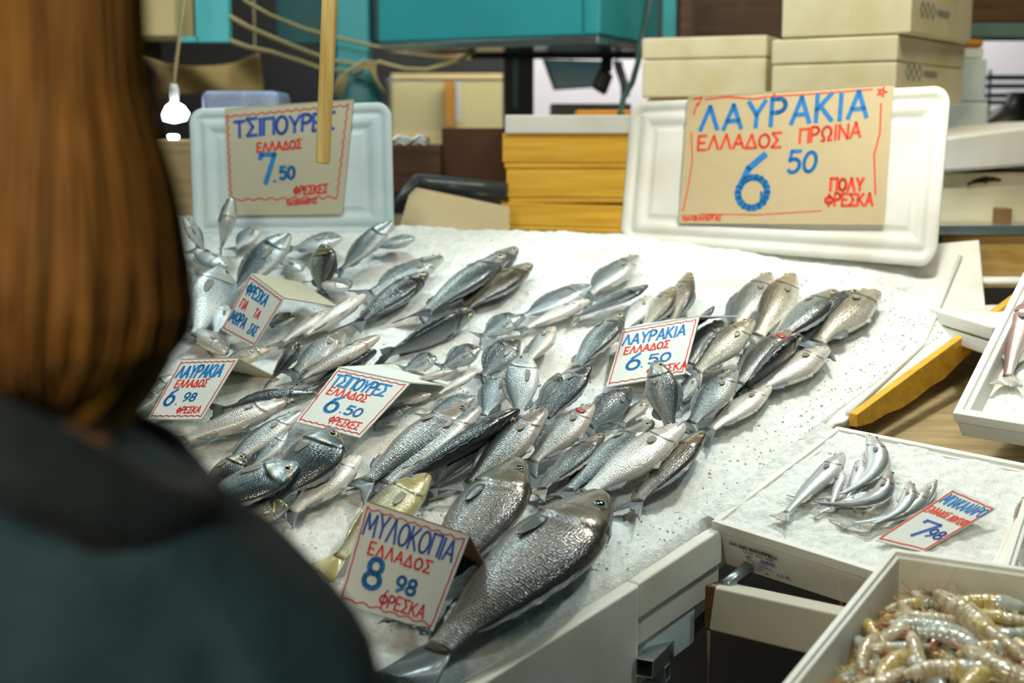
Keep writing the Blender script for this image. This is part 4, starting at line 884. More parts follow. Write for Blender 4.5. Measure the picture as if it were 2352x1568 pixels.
    for s_ in (-1, 1):
        o = eye(p+up*L*.025+Z2*s_*L*.035, L*.016, (Z2*s_+up).normalized(), 'iris'); o.data = _eyes['iris'][0]; o.children[0].name = 'pupil'; o.parent = root; o.location = V(o.location)-c
def onpt(px, py, d): return on_plane(px, py, pt.c-pt.n*d, pt.n)
PW = [  # x, y, depth, heading deg, length, bend, roll, shell, label
 (2040, 1430, .050, 250, .15, 1.9, .3, 0, 'curled prawn at the left end of the heap, back against the tray side'), (2085, 1395, .058, 25, .10, .5, .9, 0, 'pinkish prawn at the back left, snout pointing at the tray corner'),
 (2155, 1378, .058, 160, .12, 1.3, .3, 2, 'grey prawn humped against the back wall of the tray'), (2270, 1392, .050, 4, .15, .5, .5, 1, 'yellow prawn lying straight along the back wall'),
 (2215, 1420, .036, 305, .19, .35, .9, 0, 'long straight prawn sloping down across the heap'), (2130, 1420, .046, 185, .14, .5, .6, 0, 'prawn lying level behind the long sloping one'),
 (2140, 1455, .040, 352, .17, .6, .4, 2, 'prawn with pale tail crossing under the long sloping one'), (2060, 1487, .038, 195, .13, .5, .5, 2, 'grey-blue prawn lying level near the left side'),
 (2110, 1500, .026, 100, .13, .4, .7, 0, 'prawn pointing its tail towards the viewer in the middle of the heap'), (2180, 1490, .036, 330, .16, 1.7, .2, 2, 'arched prawn showing its legs in the middle'),
 (2290, 1465, .030, 130, .16, .3, .8, 0, 'prawn pointing down right with pale feelers'), (2320, 1420, .048, 170, .13, .7, .5, 0, 'prawn at the right edge of the back row'),
 (2330, 1450, .042, 200, .12, .9, .3, 2, 'small greenish prawn at the right edge showing legs'), (2065, 1540, .024, 60, .14, 1.2, .2, 1, 'yellowish prawn with tangled feelers at the lower left'),
 (2000, 1500, .040, 75, .12, .8, .4, 0, 'prawn standing on end by the left tray wall'), (2240, 1535, .020, 190, .17, .8, .6, 2, 'prawn lying level at the very front'),
 (2165, 1555, .016, 10, .15, 1.0, .4, 0, 'prawn cut off by the bottom of the view, middle'), (2320, 1530, .012, 150, .19, 1.4, .3, 0, 'large pale prawn at the lower right'),
 (2010, 1560, .024, 220, .14, 1.1, .3, 0, 'pale prawn tucked in the lower left of the heap'), (2270, 1500, .036, 20, .13, .6, .8, 1, 'prawn with dark legs under the one pointing down right'),
 (2200, 1450, .058, 40, .14, .8, .3, 1, 'deep lying yellow prawn under the long sloping one'), (2110, 1550, .030, 310, .14, .9, .5, 2, 'grey prawn beneath the one pointing its tail out'),
 (2330, 1490, .050, 300, .14, .7, .3, 1, 'dark prawn sunk at the right side of the heap'), (2060, 1450, .066, 300, .13, .6, .3, 1, 'prawn sunk at the left side below the curled one'), (2250, 1580, .012, 60, .15, .9, .4, 1, 'prawn cut off by the bottom edge, right of centre')]
for i in range(30):
    prawn(pt.P(rnd.uniform(.12, .55), rnd.uniform(.40, .88), rnd.uniform(.052, .080)), rnd.uniform(0, 6.28), rnd.uniform(.12, .16), rnd.uniform(.3, 1.4), rnd.uniform(.1, .8), rnd.randint(0, 2), 'prawn buried under the others in the heap', False)
for x, y, d, a, L, b, r_, k, lb in PW: prawn(onpt(x, y, d), math.radians(a), L, b, r_, k, lb, x > 2075)
# dark wet bed of small broken prawns below
mb = MB()
def pbed(a, b):
    p = pt.P(.04+.92*a, .04+.92*b, .092); return p+pt.n*(abs(mn.noise(V((p.x*34, p.y*34, 1))))*.028+mn.noise(V((p.x*80, p.y*80, 7)))*.008)
mb.grid(pbed, 80, 80); tag(mb.build('prawn_heap', PM[1], None, True), 'lower layer of prawns filling the tray', 'prawns', None, 'stuff')

# --- right hand trays: one leaning with a dark pink fish, one between
TN = V((-.30, -.42, .86)).normalized(); T0 = at_y(2190, 945, 3.0)
tr = [on_plane(x, y, T0, TN) for x, y in ((2188, 948), (2600, 1015), (2640, 600), (2350, 625))]
t2 = Tray('fish_tray', 'tilted white tray at the right edge holding a pink fish', 'tray', tr, .07, .03, mat=M['styro'])
fish('hakepink', on_plane(2352, 690, T0-TN*.03, TN), 0, on_plane(2310, 885, T0-TN*.03, TN), 0, 1, 0, 'pink fish lying in the tilted tray at the right edge', pn=TN, nm='pink_fish', fin='pale', kw=1.2)
icetop(t2, 'thin crushed ice in the tilted tray', 'crushed_ice', .045)
t3r = [on_plane(x, y, hk.P(1, .5, -.01), HN) for x, y in ((2290, 1330), (2800, 1440), (2850, 1180), (2368, 1090))]
t3 = Tray('fish_tray', 'white tray squeezed between the hake tray and the prawn tray', 'tray', t3r, .10, .022)
fish('hakepink', on_plane(2362, 1140, t3.c-t3.n*.02, t3.n), 0, on_plane(2322, 1300, t3.c-t3.n*.02, t3.n), 0, 1, 0, 'pink fish lying along the side of the squeezed-in tray', pn=t3.n, nm='pink_fish', fin='pale')
# stacked lid sheets under the tilted tray
for i, (py, lb) in enumerate(((738, 'upper white sheet under the tilted tray'), (775, 'lower white sheet under the tilted tray'))):
    p = at_y(2240, py+40, 3.30); tag(MB().box((p.x, p.y, p.z), (p.x+.5, p.y+.4, p.z+.034), .12).build('polystyrene_sheet', M['styro'], None, bevel=.005), lb, 'sheet', 'sheets under the tilted tray')
# --- side table, plank, aluminium beam
tz = at_y(2060, 975, 3.16)
tb_ = thing('side_table', 'brown wooden side table beyond the hake tray', 'table', (1.35, 3.4, 0))
tp_ = [on_plane(x, y, at(1960, 985, -.10), (SLN+V((0, 0, .4))).normalized()) for x, y in ((1915, 1010), (2420, 1130), (2500, 690), (2262, 700))]
MB().hexa([p-V((0, 0, .03)) for p in tp_], tp_).build('table_top', M['table_wood'], tb_, bevel=.003)
for i in range(4):
    c = tp_[i].lerp(sum(tp_, V())/4, .15); MB().box((c.x-.02, c.y-.02, 0), (c.x+.02, c.y+.02, c.z-.02)).build('leg', M['post_wood'], tb_)
a, b = at(1950, 948, .006), at(2352, 655, .03); b = a+(b-a)*1.1; nn = (b-a).cross(V((0, 0, 1))).normalized()*.022; hd = V((0, 0, -.035))
mb = MB(); k_ = 14; rs = []
for i in range(k_+1):
    t = i/k_; p = a.lerp(b, t); hgt = .030+.040*math.sin(min(1, t*1.35)*math.pi)**.8 if t < .75 else .035
    hgt *= 1+.06*math.sin(i*2.3); rs.append([p, p+nn, p+nn-V((0, 0, hgt)), p-V((0, 0, hgt))])
tag(mb.rings(rs).build('wooden_plank', M['yellow_wood'], None, bevel=.002), 'yellow wooden plank holding the ice at the right side of the counter', 'plank')
bl, br = at_y(1622, 1395, 2.72), at_y(1925, 1465, 2.50)
d_ = (br-bl); br = bl+d_*1.0; fn = V((d_.y, -d_.x, 0)).normalized(); fn = fn if fn.y < 0 else -fn; hh_ = V((0, 0, .046)); dp = -fn*.05
beam = thing('metal_beam', 'white metal box beam under the hake tray, rust at its open end', 'beam', bl-V((0, 0, .05)))
q0 = [bl-hh_, br-hh_, br-hh_+dp, bl-hh_+dp]; q1 = [bl+hh_, br+hh_, br+hh_+dp, bl+hh_+dp]
MB().hexa(q0, q1).build('beam_body', plain('painted_metal', 'c2bda9', .4, .12, 8), beam, bevel=.006)
mb = MB(); dl = d_.normalized(); mb.hexa([bl-hh_-dl*.004+fn*.001, bl-hh_+dl*.010+fn*.001, bl-hh_+dl*.012+dp, bl-hh_-dl*.004+dp], [bl+hh_-dl*.004+fn*.001, bl+hh_+dl*.022+fn*.001, bl+hh_+dl*.02+dp, bl+hh_-dl*.004+dp]); ro = mb.build('rusted_end', plain('rust', '5a3a14', .5, .6, 40, .6), beam, bevel=.003)
e0 = bl-hh_+dl*.008
mb = MB(); mb.tube([e0, e0+V((0, 0, -.08)), e0+V((.002, 0, -.35))], [.0045, .0022, .0012], 6); mb.build('dripping_slime', plain('slime', '6e5c45', .15, .2, 30), beam, True)
mb = MB(); mb.tube([bl+dl*.03+dp*.5+V((0, 0, .045)), bl+dl*.06+dp+V((.03, .10, .06))], .014, 10); mb.build('round_strut', M['metal'], beam, True)
for q in (br-dl*.03+dp*.6,): MB().box((q.x-.02, q.y-.02, 0), (q.x+.02, q.y+.02, q.z-.03)).build('leg', M['metal'], beam)
# ------------------------------------------------------------------ behind the stall
def pbox(mb, x0, y0, x1, y1, Y, depth, yaw=0):
    a = at_y(x0, y1, Y); b = at_y(x1, y0, Y)
    return mb.box((a.x, Y, a.z), (b.x, Y+depth, b.z), yaw, (a.x, Y, 0))
def one(name, label, cat, px, Y, depth, mat, group=None, bevel=.004, yaw=0):
    o = pbox(MB(), *px, Y, depth, yaw).build(name, mat, None, bevel=bevel); return tag(o, label, cat, group)
zb = at_y(1290, 531, 4.45).z
bc = thing('back_counter', 'low counter behind the stall carrying crates and boxes', 'counter', (.3, 4.8, 0))
MB().box((-1.9, 4.3, zb-.04), (2.4, 5.4, zb)).build('counter_top', M['alu'], bc, bevel=.004)
for x in (-1.8, 2.3):
    for y in (4.36, 5.3): MB().box((x-.02, y-.02, 0), (x+.02, y+.02, zb-.04)).build('leg', M['metal'], bc)
# wooden crates
def crate(x0, yt, x1, yb, Y, label, tip=0):
    a = at_y(x0, yb, Y); b = at_y(x1, yt, Y); root = thing('wooden_crate', label, 'crate', (a.x, Y, a.z), 'yellow crates stacked behind the stall'); t = .014
    x0, x1, z0, z1 = a.x, b.x+.12, a.z, b.z; D = .42; zs = z0+(z1-z0)*.16
    def bd(lo, hi, n): 
        mb = MB(); mb.box(lo, hi)
        for p in mb.v: p.z += tip*(p.x-x0)
        mb.build(n, M['crate_wood'], root, bevel=.0025)
    bd((x0, Y, zs+.001), (x1, Y+t, z1), 'front_board'); bd((x0, Y+D-t, zs), (x1, Y+D, z1), 'rear_board')
    bd((x0, Y+t, zs), (x0+t, Y+D-t, z1), 'end_board'); bd((x1-t, Y+t, zs), (x1, Y+D-t, z1), 'end_board'); bd((x0+.006, Y+.002, z0), (x1-.006, Y+D, zs), 'base_board')
crate(1151, 465, 1425, 527, 4.45, 'lowest wooden crate of the yellow stack', -.025)
crate(1163, 389, 1430, 466, 4.45, 'middle wooden crate of the yellow stack')
crate(1154, 306, 1442, 387, 4.45, 'top wooden crate of the stack, with dark knots near its left end')
one('polystyrene_sheet', 'white polystyrene sheet lying on top of the yellow crates', 'sheet', (1160, 264, 1460, 307), 4.44, .44, M['styro'])
one('plastic_basin', 'orange plastic tray showing over the white sheet on the crates', 'tray', (1325, 252, 1450, 266), 4.62, .2, M['orange_pl'])
# polystyrene boxes with lids
def foambox(px, Y, dep, yaw, label, logo=None, lidh=.3):
    x0, yt, x1, yb = px; a = at_y(x0, yb, Y); b = at_y(x1, yt, Y); root = thing('polystyrene_box', label, 'box', (a.x, Y, a.z), 'polystyrene boxes stacked behind the large lid')
    cs_, sn_ = math.cos(yaw), math.sin(yaw); rr2 = ray(x1, yt); rr2 = rr2.x/rr2.y; b.x = a.x+(rr2*Y-a.x)/(cs_-rr2*sn_)
    zl = b.z-(b.z-a.z)*lidh; pv = (a.x, Y, 0); e = .0015
    MB().box((a.x+e, Y+e, a.z), (b.x-e, Y+dep-e, zl-.001), yaw, pv).build('box_body', M['styro_warm'], root, bevel=.007)
    MB().box((a.x, Y, zl+.001), (b.x, Y+dep, b.z), yaw, pv).build('box_lid', M['styro_warm'], root, bevel=.007)
    if logo:
        R = Matrix.Rotation(yaw, 3, 'Z'); mb = MB(); hh = (b.z-a.z)
        P = lambda s, z: R@(V((b.x-e+.0015, Y+s, z))-V(pv))+V(pv); nrm = R@V((1, 0, 0)); s0, z0 = logo
        for i in range(3):
            c = s0+i*.048; q = [(c-.02, z0), (c, z0+.024), (c+.02, z0), (c, z0-.024), (c-.02, z0)]; ribbon(mb, q, .005, lambda s, z: P(s, z), 0, nrm)
        for st in strokes('ΙΙΙΙΙΙΙΙΙΙΙΙΙΙ', s0+.135, z0-.010, .018, ws=.75, gap=.55): ribbon(mb, st, .004, lambda s, z: P(s, z), 0, nrm)
        mb.build('printed_logo', M['greyink'], root)
    return b
Yb = 4.55
b1 = foambox((1472, 88, 1762, 225), Yb+.22, .30, -.40, 'cream polystyrene box left of the other two, behind the large lid', None, .36)
za = at_y(1780, 235, Yb).z
foambox((1768, 92, 2062, 235), Yb, .62, -.62, 'cream polystyrene box directly under the topmost, three faded diamonds on its side', (.10, at_y(2140, 172, 4.6).z), .40)
foambox((1792, -78, 2098, 88), Yb-.02, .60, -.60, 'topmost cream polystyrene box cut off by the top of the view', (.10, at_y(2160, 35, 4.6).z), .0)
# plain boxes underneath carry them
for (x0, x1, Y, yt, lb) in ((1480, 1700, Yb+.23, 226, 'left supporting box hidden by the large lid'), (1775, 2000, Yb+.01, 236, 'right supporting box hidden by the large lid')):
    a = at_y(x0, 400, Y); b = at_y(x1, yt, Y); tag(MB().box((a.x, Y, zb), (b.x, Y+.36, b.z-.001), -.40 if x0 < 1600 else -.62, (a.x, Y, 0)).build('polystyrene_box', M['styro_warm'], None, bevel=.012), lb, 'box', 'supporting boxes')
# right: big polystyrene case with a lid, board and post in front
cs = thing('polystyrene_case', 'big cream polystyrene case with a lid at the right edge', 'box', at_y(2180, 520, 4.25))
a = at_y(2150, 520, 4.25); b = at_y(2480, 396, 4.25); MB().box((a.x, 4.25, a.z), (b.x, 4.85, b.z), .02, (a.x, 4.25, 0)).build('case_body', M['styro_warm'], cs, bevel=.015)
pq = [at_y(x, y, 4.20) for x, y in ((2150, 398), (2480, 372), (2480, 275), (2150, 318))]
MB().hexa(pq, [p+V((0, .68, 0)) for p in pq]).build('case_lid', M['styro'], cs, bevel=.012)
mb = MB(); q = [at_y(x, y, 4.243) for x, y in ((2222, 424), (2240, 414), (2262, 407), (2283, 409), (2298, 414))]
for i in range(len(q)-1): mb.add([q[i], q[i+1], at_y(2290, 420, 4.243).lerp(q[i+1], .4), at_y(2226, 426, 4.243).lerp(q[i], .4)], [(0, 1, 2, 3)])
mb.build('yellow_mark', M['orange_pl'], cs); mb = MB(); mb.tube(q, .004, 6); mb.tube([q[2], q[2]+V((.002, 0, -.018))], .004, 6); mb.build('black_mark', M['ink'], cs)
one('wooden_board', 'rust-stained yellow board at the right edge beyond the polystyrene board', 'board', (2168, 540, 2460, 662), 4.10, .04, M['rustwood'])
o = one('metal_strip', 'grey metal strip lying along the top of the rust-stained board', 'strip', (2150, 517, 2460, 540), 4.08, .16, M['alu'], bevel=.003)
one('wooden_post', 'short brown post rising behind the grey metal strip', 'post', (2291, 478, 2326, 518), 4.18, .05, M['post_wood'])
mb = MB(); p = at_y(2290, 655, 3.85); mb.rings([[p+V((c*.13*s-.02*(1-s), sn*.05*s, z)) for c, sn in [(math.cos(t*.5236), math.sin(t*.5236)) for t in range(12)]] for s, z in ((.2, 0), (1, .003), (1, .014), (.9, .02))]); tag(mb.build('ice_scoop_blade', M['styro'], None, True), 'pointed white offcut lying in front of the rust-stained board', 'offcut')
# left of the crates
one('cardboard_box', 'dark brown cardboard box left of the yellow crates', 'box', (1016, 294, 1163, 445), 4.75, .4, M['brownbox'])
one('cardboard_box', 'dark wooden box beside the small lid, under a strip of silver foil', 'box', (880, 332, 1012, 440), 4.65, .35, M['dark_wood'])
mb = MB(); 
for k_ in range(3):
    pts = [at_y(890+i*12, 316+k_*6+6*math.sin(i*1.7+k_), 4.66+.05*k_) for i in range(9)]; mb.tube(pts, .006, 6)
tag(mb.build('foil_strip', M['alu'], None, True), 'crumpled silver foil strip on the dark wooden box', 'foil')
cb = thing('open_carton', 'open tan carton with its flap raised, behind the ice', 'carton', at_y(1000, 530, 4.28))
q = [at_y(915, 530, 4.24), at_y(1170, 530, 4.24), at_y(1170, 475, 4.34), at_y(945, 428, 4.40)]; n_ = (q[1]-q[0]).cross(q[3]-q[0]).normalized()*.006
MB().hexa([p-n_ for p in q], q).build('carton_flap', M['card_tan'], cb)
r = [at_y(905, 470, 4.33), at_y(948, 424, 4.41), at_y(1010, 432, 4.42), at_y(1165, 470, 4.42), at_y(1165, 440, 4.46), at_y(1040, 428, 4.46), at_y(955, 418, 4.46)]
mb = MB(); mb.tube([r[0], r[1], r[6], r[5], r[4]], [.012, .02, .028, .03, .03], 10); mb.build('plastic_liner', M['greybag'], cb, True)
# wooden dark-yellow stick hanging in front
st = thing('yellow_stick', 'yellow wooden slat hanging down in front of the 7.50 poster', 'slat', at_y(740, 375, 3.55)); mb = MB()
w0 = [at_y(x, y, 3.55) for x, y in ((722, 372), (757, 376), (775, 0), (737, 0))]; ex = (w0[3]-w0[0])*2.2; ex2 = (w0[2]-w0[1])*2.2
tp0, tp1 = w0[0]+ex, w0[1]+ex2; dpt = V((0, .02, 0))
mb.hexa([w0[0]+V((.003, 0, -.004)), w0[1]+V((-.003, 0, -.004)), w0[1]+dpt, w0[0]+dpt], [tp0, tp1, tp1+dpt, tp0+dpt]); mb.build('stick_body', M['stick_wood'], st, bevel=.006)
rl = thing('overhead_rail', 'steel rail above the stall that carries the lamps and slat', 'rail', (0, 3.57, tp0.z)); mb = MB(); mb.box((-3, 3.54, tp0.z-.02), (3, 3.60, tp0.z+.04)); mb.build('rail_body', M['metal'], rl)
for x in (-2.9, 2.9): MB().box((x-.025, 3.545, tp0.z+.04), (x+.025, 3.595, 4.6)).build('hanger', M['metal'], rl)
# teal steelwork
cab = thing('teal_cabinet', 'large teal painted steel cabinet hanging at the top over a shiny underside', 'cabinet', at_y(1150, 105, 5.2))
a = at_y(868, 108, 5.45); b = at_y(1378, 70, 5.0); c = at_y(1512, 84, 5.6); d = a+(c-b); up = V((0, 0, .55))
zc = .5*(a.z+b.z)
for p in (a, b, c, d): p.z = zc+.0
MB().hexa([a, b, c, d], [p+up for p in (a, b, c, d)]).build('cabinet_body', M['teal'], cab, bevel=.01)
s_ = lambda p, k: p.lerp((a+b+c+d)/4, k)
MB().hexa([s_(p, .02)-V((0, 0, .03)) for p in (a, b, c, d)], [s_(p, .02)-V((0, 0, .001)) for p in (a, b, c, d)]).build('underside_panel', M['alu'], cab, bevel=.004)
MB().tube([b+V((-.06, -.004, .01)), b+V((-.06, -.004, .5))], .003, 6).build('seam', M['teal_dark'], cab)
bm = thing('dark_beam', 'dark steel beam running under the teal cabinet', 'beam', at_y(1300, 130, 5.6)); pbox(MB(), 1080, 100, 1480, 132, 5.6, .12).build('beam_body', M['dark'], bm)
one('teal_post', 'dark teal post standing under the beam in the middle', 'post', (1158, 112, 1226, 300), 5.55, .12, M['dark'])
MB_ = MB(); pbox(MB_, 1178, 135, 1190, 248, 5.545, .01); tag(MB_.build('teal_stripe', M['teal_dark']), 'narrow teal pipe running down the dark middle post', 'pipe')
col = thing('teal_column', 'teal steel column behind the hanging slat, wrapped in cables', 'column', at_y(815, 240, 5.5)); 
a = at_y(772, 150, 5.5); b = at_y(845, -200, 5.5); MB().box((a.x, 5.5, 0), (b.x, 5.62, b.z)).build('column_body', M['teal'], col, bevel=.01)
a = at_y(826, 90, 5.48); b = at_y(866, -200, 5.48); MB().box((a.x, 5.6, a.z), (b.x, 5.7, b.z)).build('side_channel', M['teal_dark'], col, bevel=.004)
p0 = at_y(815, 245, 5.42); mb = MB(); mb.rings([[p0+V((math.cos(t*.5236)*r_, math.sin(t*.5236)*r_*.8, z)) for t in range(12)] for r_, z in ((.10, -.25), (.115, -.05), (.105, .06), (.07, .11), (.02, .13))]); mb.build('cable_drum', M['teal_dark'], col, True)
one('teal_girder', 'light teal steel panel hanging at the top left', 'panel', (449, -120, 520, 97), 4.9, .06, M['teal_light'])
lp = at_y(455, 92, 4.9); tag(MB().box((lp.x-.06, 4.9, lp.z-.006), (lp.x, 4.95, lp.z+.012)).build('bracket', M['teal_light']), 'small teal bracket at the foot of the light teal panel', 'bracket')
one('teal_sheet', 'dark teal sheet between the light panel and the column', 'panel', (636, -120, 742, 100), 6.0, .05, M['teal_dark'])
one('teal_post', 'light teal post right of the cabinet, next to a wooden post', 'post', (1518, -150, 1556, 300), 5.3, .05, M['teal'])
one('wooden_post', 'brown wooden post beside the light teal post at the top', 'post', (1556, -150, 1592, 300), 5.35, .08, M['dark_wood'])
one('dark_panel', 'dark panel filling the gap behind the boxes at the top', 'panel', (1592, -150, 1800, 300), 5.9, .05, M['dark_wood'])
one('ceiling_beam', 'brown beam at the top right corner over the white partition', 'beam', (2205, -120, 2500, 50), 5.2, .2, M['dark_wood'])
one('teal_beam', 'grey-green beam directly under the brown corner beam', 'beam', (2205, 52, 2500, 86), 5.15, .2, plain('grey_green_paint', '4e665e', .6, .1, 5))
# far side: partitions, shelf, instruments seen between
one('partition', 'cream partition seen through the glass left of the middle post', 'partition', (900, 170, 1165, 345), 7.2, .05, M['cream'])
one('yellow_post', 'mustard yellow upright on the cream partition', 'post', (1022, 186, 1045, 292), 7.15, .03, M['orange_pl'])
one('white_post', 'thin pale upright beside the mustard one', 'post', (1047, 186, 1056, 280), 7.14, .03, M['lav'])
gp = thing('glass_pane', 'clear glass pane with a bright edge left of the middle post', 'glass', at_y(1020, 300, 5.8)); pbox(MB(), 892, 182, 1160, 300, 5.8, .008).build('pane', M['glass'], gp); pbox(MB(), 888, 180, 1164, 186, 5.79, .03).build('top_edge', M['white'], gp); pbox(MB(), 1155, 165, 1162, 1300, 5.79, .03).build('side_edge', M['white'], gp)
one('pale_partition', 'pale lavender partition seen right of the middle post', 'partition', (1210, 100, 1500, 290), 7.4, .05, M['lav'])
one('pale_partition', 'pale lavender partition at the right edge under the beams', 'partition', (2180, 60, 2520, 340), 7.0, .05, M['lav'])
one('grey_cabinet', 'grey cabinet top behind the orange tray', 'cabinet', (1262, 238, 1450, 1200), 5.42, .2, M['greybag'])
sc = thing('blue_signboard', 'pale blue panel with a dark frame hanging under the beam', 'panel', at_y(1320, 215, 5.9)); q = [at_y(x, y, 5.9) for x, y in ((1272, 207), (1372, 200), (1392, 140), (1246, 136))]; dq = V((0, .03, 0))
MB().hexa([q[0], q[1], q[1]+dq, q[0]+dq], [q[3], q[2], q[2]+dq, q[3]+dq]).build('frame', plain('dark_blue_frame', '0f3a44', .5, .1, 10), sc); c_ = sum(q, V())/4
r = [p.lerp(c_, .10)-V((0, .004, 0)) for p in q]; MB().hexa([r[0], r[1], r[1]+dq, r[0]+dq], [r[3], r[2], r[2]+dq, r[3]+dq]).build('face', M['screen'], sc)
MB().tube([at_y(1310, 138, 5.9), at_y(1310, 138, 5.9)*1+V((0, 0, 3.0-0)) if False else V((at_y(1310, 138, 5.9).x, 5.9, 4.6))], .004, 6).build('hanger', M['dark'], sc)
lm = thing('work_lamp', 'black work lamp hanging beside the blue-striped flag', 'lamp', at_y(1385, 220, 5.62)); q = [at_y(x, y, 5.62) for x, y in ((1360, 200), (1392, 219), (1410, 172), (1380, 155))]; dq = V((0, .08, 0))
MB().hexa([q[0], q[1], q[1]+dq, q[0]+dq], [q[3], q[2], q[2]+dq, q[3]+dq]).build('lamp_head', M['black'], lm, bevel=.01); MB().tube([at_y(1392, 165, 5.66), at_y(1395, 118, 5.66)], .022, 8).build('lamp_stem', M['black'], lm)
fg = thing('striped_flag', 'blue and white striped flag hanging by the work lamp', 'flag', at_y(1425, 225, 5.68)); P_ = lambda a, b: at_y(1412+20*a+14*(1-b)+4*math.sin(b*5), 222-82*b, 5.68)+V((0, .02*math.sin(a*6+b*4), 0))
for i in range(7):
    mb = MB(); mb.grid(lambda a, b: P_((i+a)/7, b), 2, 10); mb.build('stripe', M['flagblue'] if i % 2 == 0 else M['white'], fg, True, solid=.002)
MB().tube([at_y(1414, 140, 5.68), at_y(1440, 112, 5.68)], .004, 6).build('flag_pole', M['metal'], fg)
tag(MB().tube([at_y(1496, -30, 5.15), at_y(1480, 60, 5.1), at_y(1470, 100, 4.95), at_y(1466, 140, 4.9), at_y(1452, 190, 4.85), at_y(1432, 225, 4.8), at_y(1425, 262, 4.6)], .010, 8).build('green_cable', M['cable_dark'], None, True), 'dark green cable dropping past the left cream box', 'cable')
one('blue_box', 'pale blue box stack behind the right end of the large lid, lower', 'box', (2188, 235, 2272, 494), 5.0, .3, M['styro_cool'], bevel=.008)
one('blue_box', 'pale blue box stack behind the right end of the large lid, upper', 'box', (2200, 135, 2268, 234), 5.0, .3, M['styro_cool'], bevel=.008)
one('pale_carton', 'pale carton on top of the upper pale blue box', 'carton', (2206, 109, 2260, 134), 5.03, .15, M['white'])
one('orange_bundle', 'orange bundle on the pale carton above the blue boxes', 'bundle', (2205, 90, 2262, 108.5), 5.02, .15, M['orange_pl'], bevel=.015)
sh = thing('steel_rack', 'dark steel rack of shelves at the right edge', 'rack', at_y(2320, 250, 5.7))
for y0 in (172, 192, 214, 230): pbox(MB(), 2272, y0, 2460, y0+8, 5.7, .2).build('shelf', M['teal_dark'], sh)
pbox(MB(), 2270, 160, 2277, 330, 5.69, .03).build('upright', M['dark'], sh)
mb = MB(); p0 = at_y(2335, 300, 5.3); mb.rings([[p0+V((math.cos(t*.5236)*r_-.03+z*.2, math.sin(t*.5236)*r_*.6, z)) for t in range(12)] for r_, z in ((.15, -.05), (.13, .02), (.08, .07), (.035, .10), (.04, .14))]); tag(mb.build('bin_bag', M['black'], None, True), 'black bag tied at the neck by the steel rack', 'bag')
# left: bag, lamp, tan crate, dark cloth
one('plastic_wrap', 'stack wrapped in bluish plastic film behind the smaller lid', 'package', (470, 208, 640, 530), 4.45, .25, M['film'], bevel=.02)
lmp = thing('bright_lamp', 'bright bare lamp shining left of the smaller lid', 'lamp', at_y(400, 262, 4.5)); c0 = at_y(400, 260, 4.5); mb = MB(); mb.rings([[c0+V((math.cos(t*.5236)*r_*1.25, math.sin(t*.5236)*r_, z)) for t in range(12)] for r_, z in ((.004, -.030), (.030, -.022), (.038, 0), (.026, .022), (.012, .032))]); mb.build('bulb', M['lamp'], lmp, True)
mb = MB(); mb.rings([[c0+V((math.cos(t*.5236)*r_, math.sin(t*.5236)*r_, z)) for t in range(12)] for r_, z in ((.014, .030), (.018, .07), (.012, .09))]); mb.build('lamp_socket', M['white'], lmp, True); MB().tube([c0+V((0, 0, .085)), c0+V((.02, .1, .35)), c0+V((.04, .3, .9))], .006, 6).build('lamp_cord', M['cable'], lmp, True)
one('small_lamp', 'small lit lamp lower left of the bright bare lamp', 'lamp', (382, 309, 408, 320), 4.6, .03, M['lamp'], bevel=.008)
one('tan_crate', 'tan wooden crate left of the smaller lid', 'crate', (330, 322, 438, 540), 4.4, .35, M['table_wood'])
one('cream_box', 'cream box at the top beside the blond hair', 'box', (250, -120, 394, 82), 4.9, .3, M['cream'])
mb = MB(); mb.grid(lambda a, b: at_y(240+360*a, 215-125*b*(1-a*.2)+50*math.sin(a*3)*b-40*a*(1-b)*0, 5.6)+V((0, .05*math.sin(a*14+b*3), 0)), 30, 8); tpn = thing('hanging_tarpaulin', 'olive brown tarpaulin sagging behind the bright lamp', 'tarpaulin', at_y(420, 200, 5.6)); mb.build('sheet', M['tan'], tpn, True, solid=.004)
for px in (262, 585): c_ = at_y(px, 96, 5.6); MB().tube([c_-V((0, 0, .02)), V((c_.x, c_.y, 4.6))], .004, 6).build('rope', M['cable'], tpn)
one('dark_backdrop', 'near-black backdrop sheet for the unlit hall behind the cables at the upper left', 'partition', (380, -300, 1180, 420), 7.8, .05, M['dark'])  # darkness of the deep hall put into the sheet's colour
# cables
CB = [('thick beige cable swinging from the light teal panel to the column', [(522, 34, 4.92), (570, 62, 5.0), (640, 92, 5.15), (700, 116, 5.25), (760, 138, 5.4), (830, 150, 5.4)], .008), ('lower beige cable swinging from the light teal panel', [(522, 90, 4.92), (570, 108, 5.0), (620, 118, 5.1), (690, 140, 5.25), (730, 155, 5.35), (800, 165, 5.4)], .008),
      ('thin beige cable running from the top left to the column', [(560, 0, 5.2), (620, 34, 5.3), (700, 66, 5.4), (790, 90, 5.45), (860, 106, 5.45), (930, 116, 5.5), (1010, 122, 5.5), (1090, 118, 5.4)], .006), ('cable looping under the teal cabinet and back', [(810, 170, 5.36), (870, 142, 5.36), (930, 158, 5.36), (980, 160, 5.36), (1050, 140, 5.36), (1092, 118, 5.4)], .008)]
for lb, pts, r_ in CB: tag(MB().tube([at_y(*p) for p in pts], r_, 7).build('cable', M['cable'], None, True), lb, 'cable', 'beige cables round the teal column')
